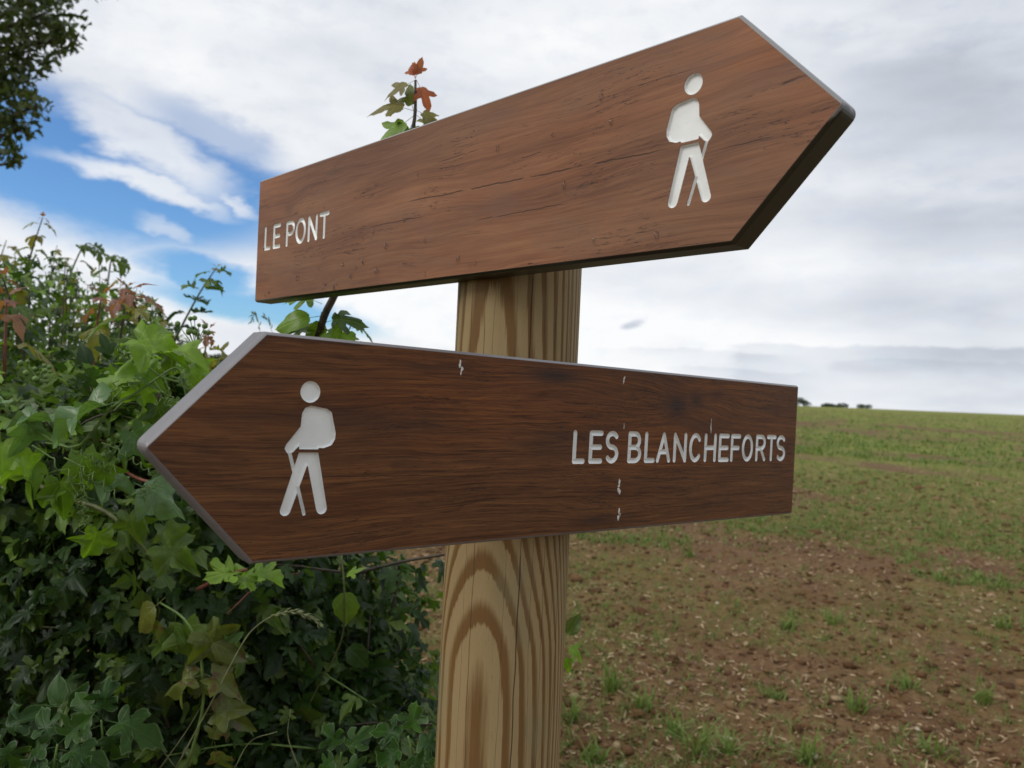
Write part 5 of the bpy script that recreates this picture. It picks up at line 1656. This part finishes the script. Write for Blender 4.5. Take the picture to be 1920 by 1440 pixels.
# ------------------------------------------------------------------ tufts and stones in the near field
TUFT = [(1150, 1300, .16, 'tall bright grass tuft standing right of the post base'), (1072, 1350, .12, 'grass tuft close against the right side of the post'), (1205, 1330, .11, 'yellowish grass tuft right of the tall one beside the post'), (1262, 1375, .10, 'small grass tuft beside a yellow blade near the bottom edge'), (1302, 1425, .15, 'upright grass tuft at the bottom edge, right of the post'),
        (1365, 1420, .12, 'leaning grass tuft at the bottom edge next to a pale stone'), (1515, 1425, .14, 'broad grass tuft at the bottom edge in the middle of the field'), (1450, 1310, .09, 'small lone grass tuft on bare soil mid field'), (1608, 1330, .10, 'small grass tuft among straw right of mid field'), (1110, 1425, .10, 'short grass tuft at the bottom edge right beside the post'),
        (1475, 1180, .10, 'green seedling patch behind the straw heap'), (1560, 1170, .10, 'green seedling patch right of the two dark holes'), (1292, 1045, .12, 'seedling tuft just below the end of the lower board'), (1700, 1290, .10, 'thin grass tuft in the right of the field'), (1840, 1320, .10, 'sparse grass tuft near the right picture edge'), (1750, 1420, .10, 'low grass tuft at the bottom right'), (1880, 1180, .10, 'grass tuft at the right picture edge, halfway up the field')]
for i, (px, py, h, lab) in enumerate(TUFT):
    p = ground_at(px, py)
    n = 40
    h *= 1.35
    base = np.stack([RNG.normal(0, .028, n), RNG.normal(0, .028, n), np.full(n, -.012)], -1)
    V, F = blades(base, RNG.uniform(.45, 1.15, n) * h, RNG.uniform(.005, .0105, n), RNG.uniform(0, 6.28, n), RNG.uniform(.03, .4, n), RNG.uniform(.1, 1.0, n))
    o = obj('grass_tuft', mesh('grass_tuft', V, F, GRASS, False, tint=np.repeat(.35 + RNG.beta(2, 3, n) * .6, 7)), loc=p)
    tag(o, lab, 'grass tuft', 'grass tufts in the near field')
ST = [(1365, 1395, .022, 'yellowish stone lying in the grass near the bottom edge'), (1168, 1435, .018, 'pale stone at the bottom edge right of the post'), (1254, 1293, .013, 'small white stone on bare soil right of the tall tuft'), (1225, 1228, .011, 'small white stone, upper of a pair right of the post'), (1201, 1240, .011, 'small white stone, lower of a pair right of the post'), (1395, 1295, .014, 'flat pale stone beside straw in the near field'), (1296, 1085, .014, 'pale stone high in the bare soil patch'), (1345, 1135, .016, 'pale flat stone beside the seedlings, upper field'), (1090, 1075, .014, 'pale stone near the right edge of the post below the lower board'), (1527, 1420, .020, 'pale stone beside the broad tuft at the bottom edge'), (1720, 1372, .014, 'whitish stone on bare soil at the lower right')]
for i, (px, py, s, lab) in enumerate(ST):
    p = ground_at(px, py)
    V, F = [], []
    nl, nk = 5, 8
    for a in range(1, nl):
        for k in range(nk):
            th, ph = math.pi * a / nl, 6.2832 * k / nk
            w = s * random.uniform(.82, 1.15)
            V.append((w * 1.25 * math.sin(th) * math.cos(ph), w * math.sin(th) * math.sin(ph), w * .62 * math.cos(th)))
    V += [(0, 0, s * .6), (0, 0, -s * .6)]
    for a in range(nl - 2):
        for k in range(nk):
            j = (k + 1) % nk
            F.append((a * nk + k, (a + 1) * nk + k, (a + 1) * nk + j, a * nk + j))
    T0 = len(V) - 2
    F += [(T0, k, (k + 1) % nk) for k in range(nk)] + [(T0 + 1, (nl - 2) * nk + (k + 1) % nk, (nl - 2) * nk + k) for k in range(nk)]
    o = obj('stone', mesh('stone', V, F, STONE), loc=p + Vector((0, 0, s * .3)))
    o.rotation_euler = (0, 0, random.uniform(0, 6))
    tag(o, lab, 'stone', 'pale stones on the soil')
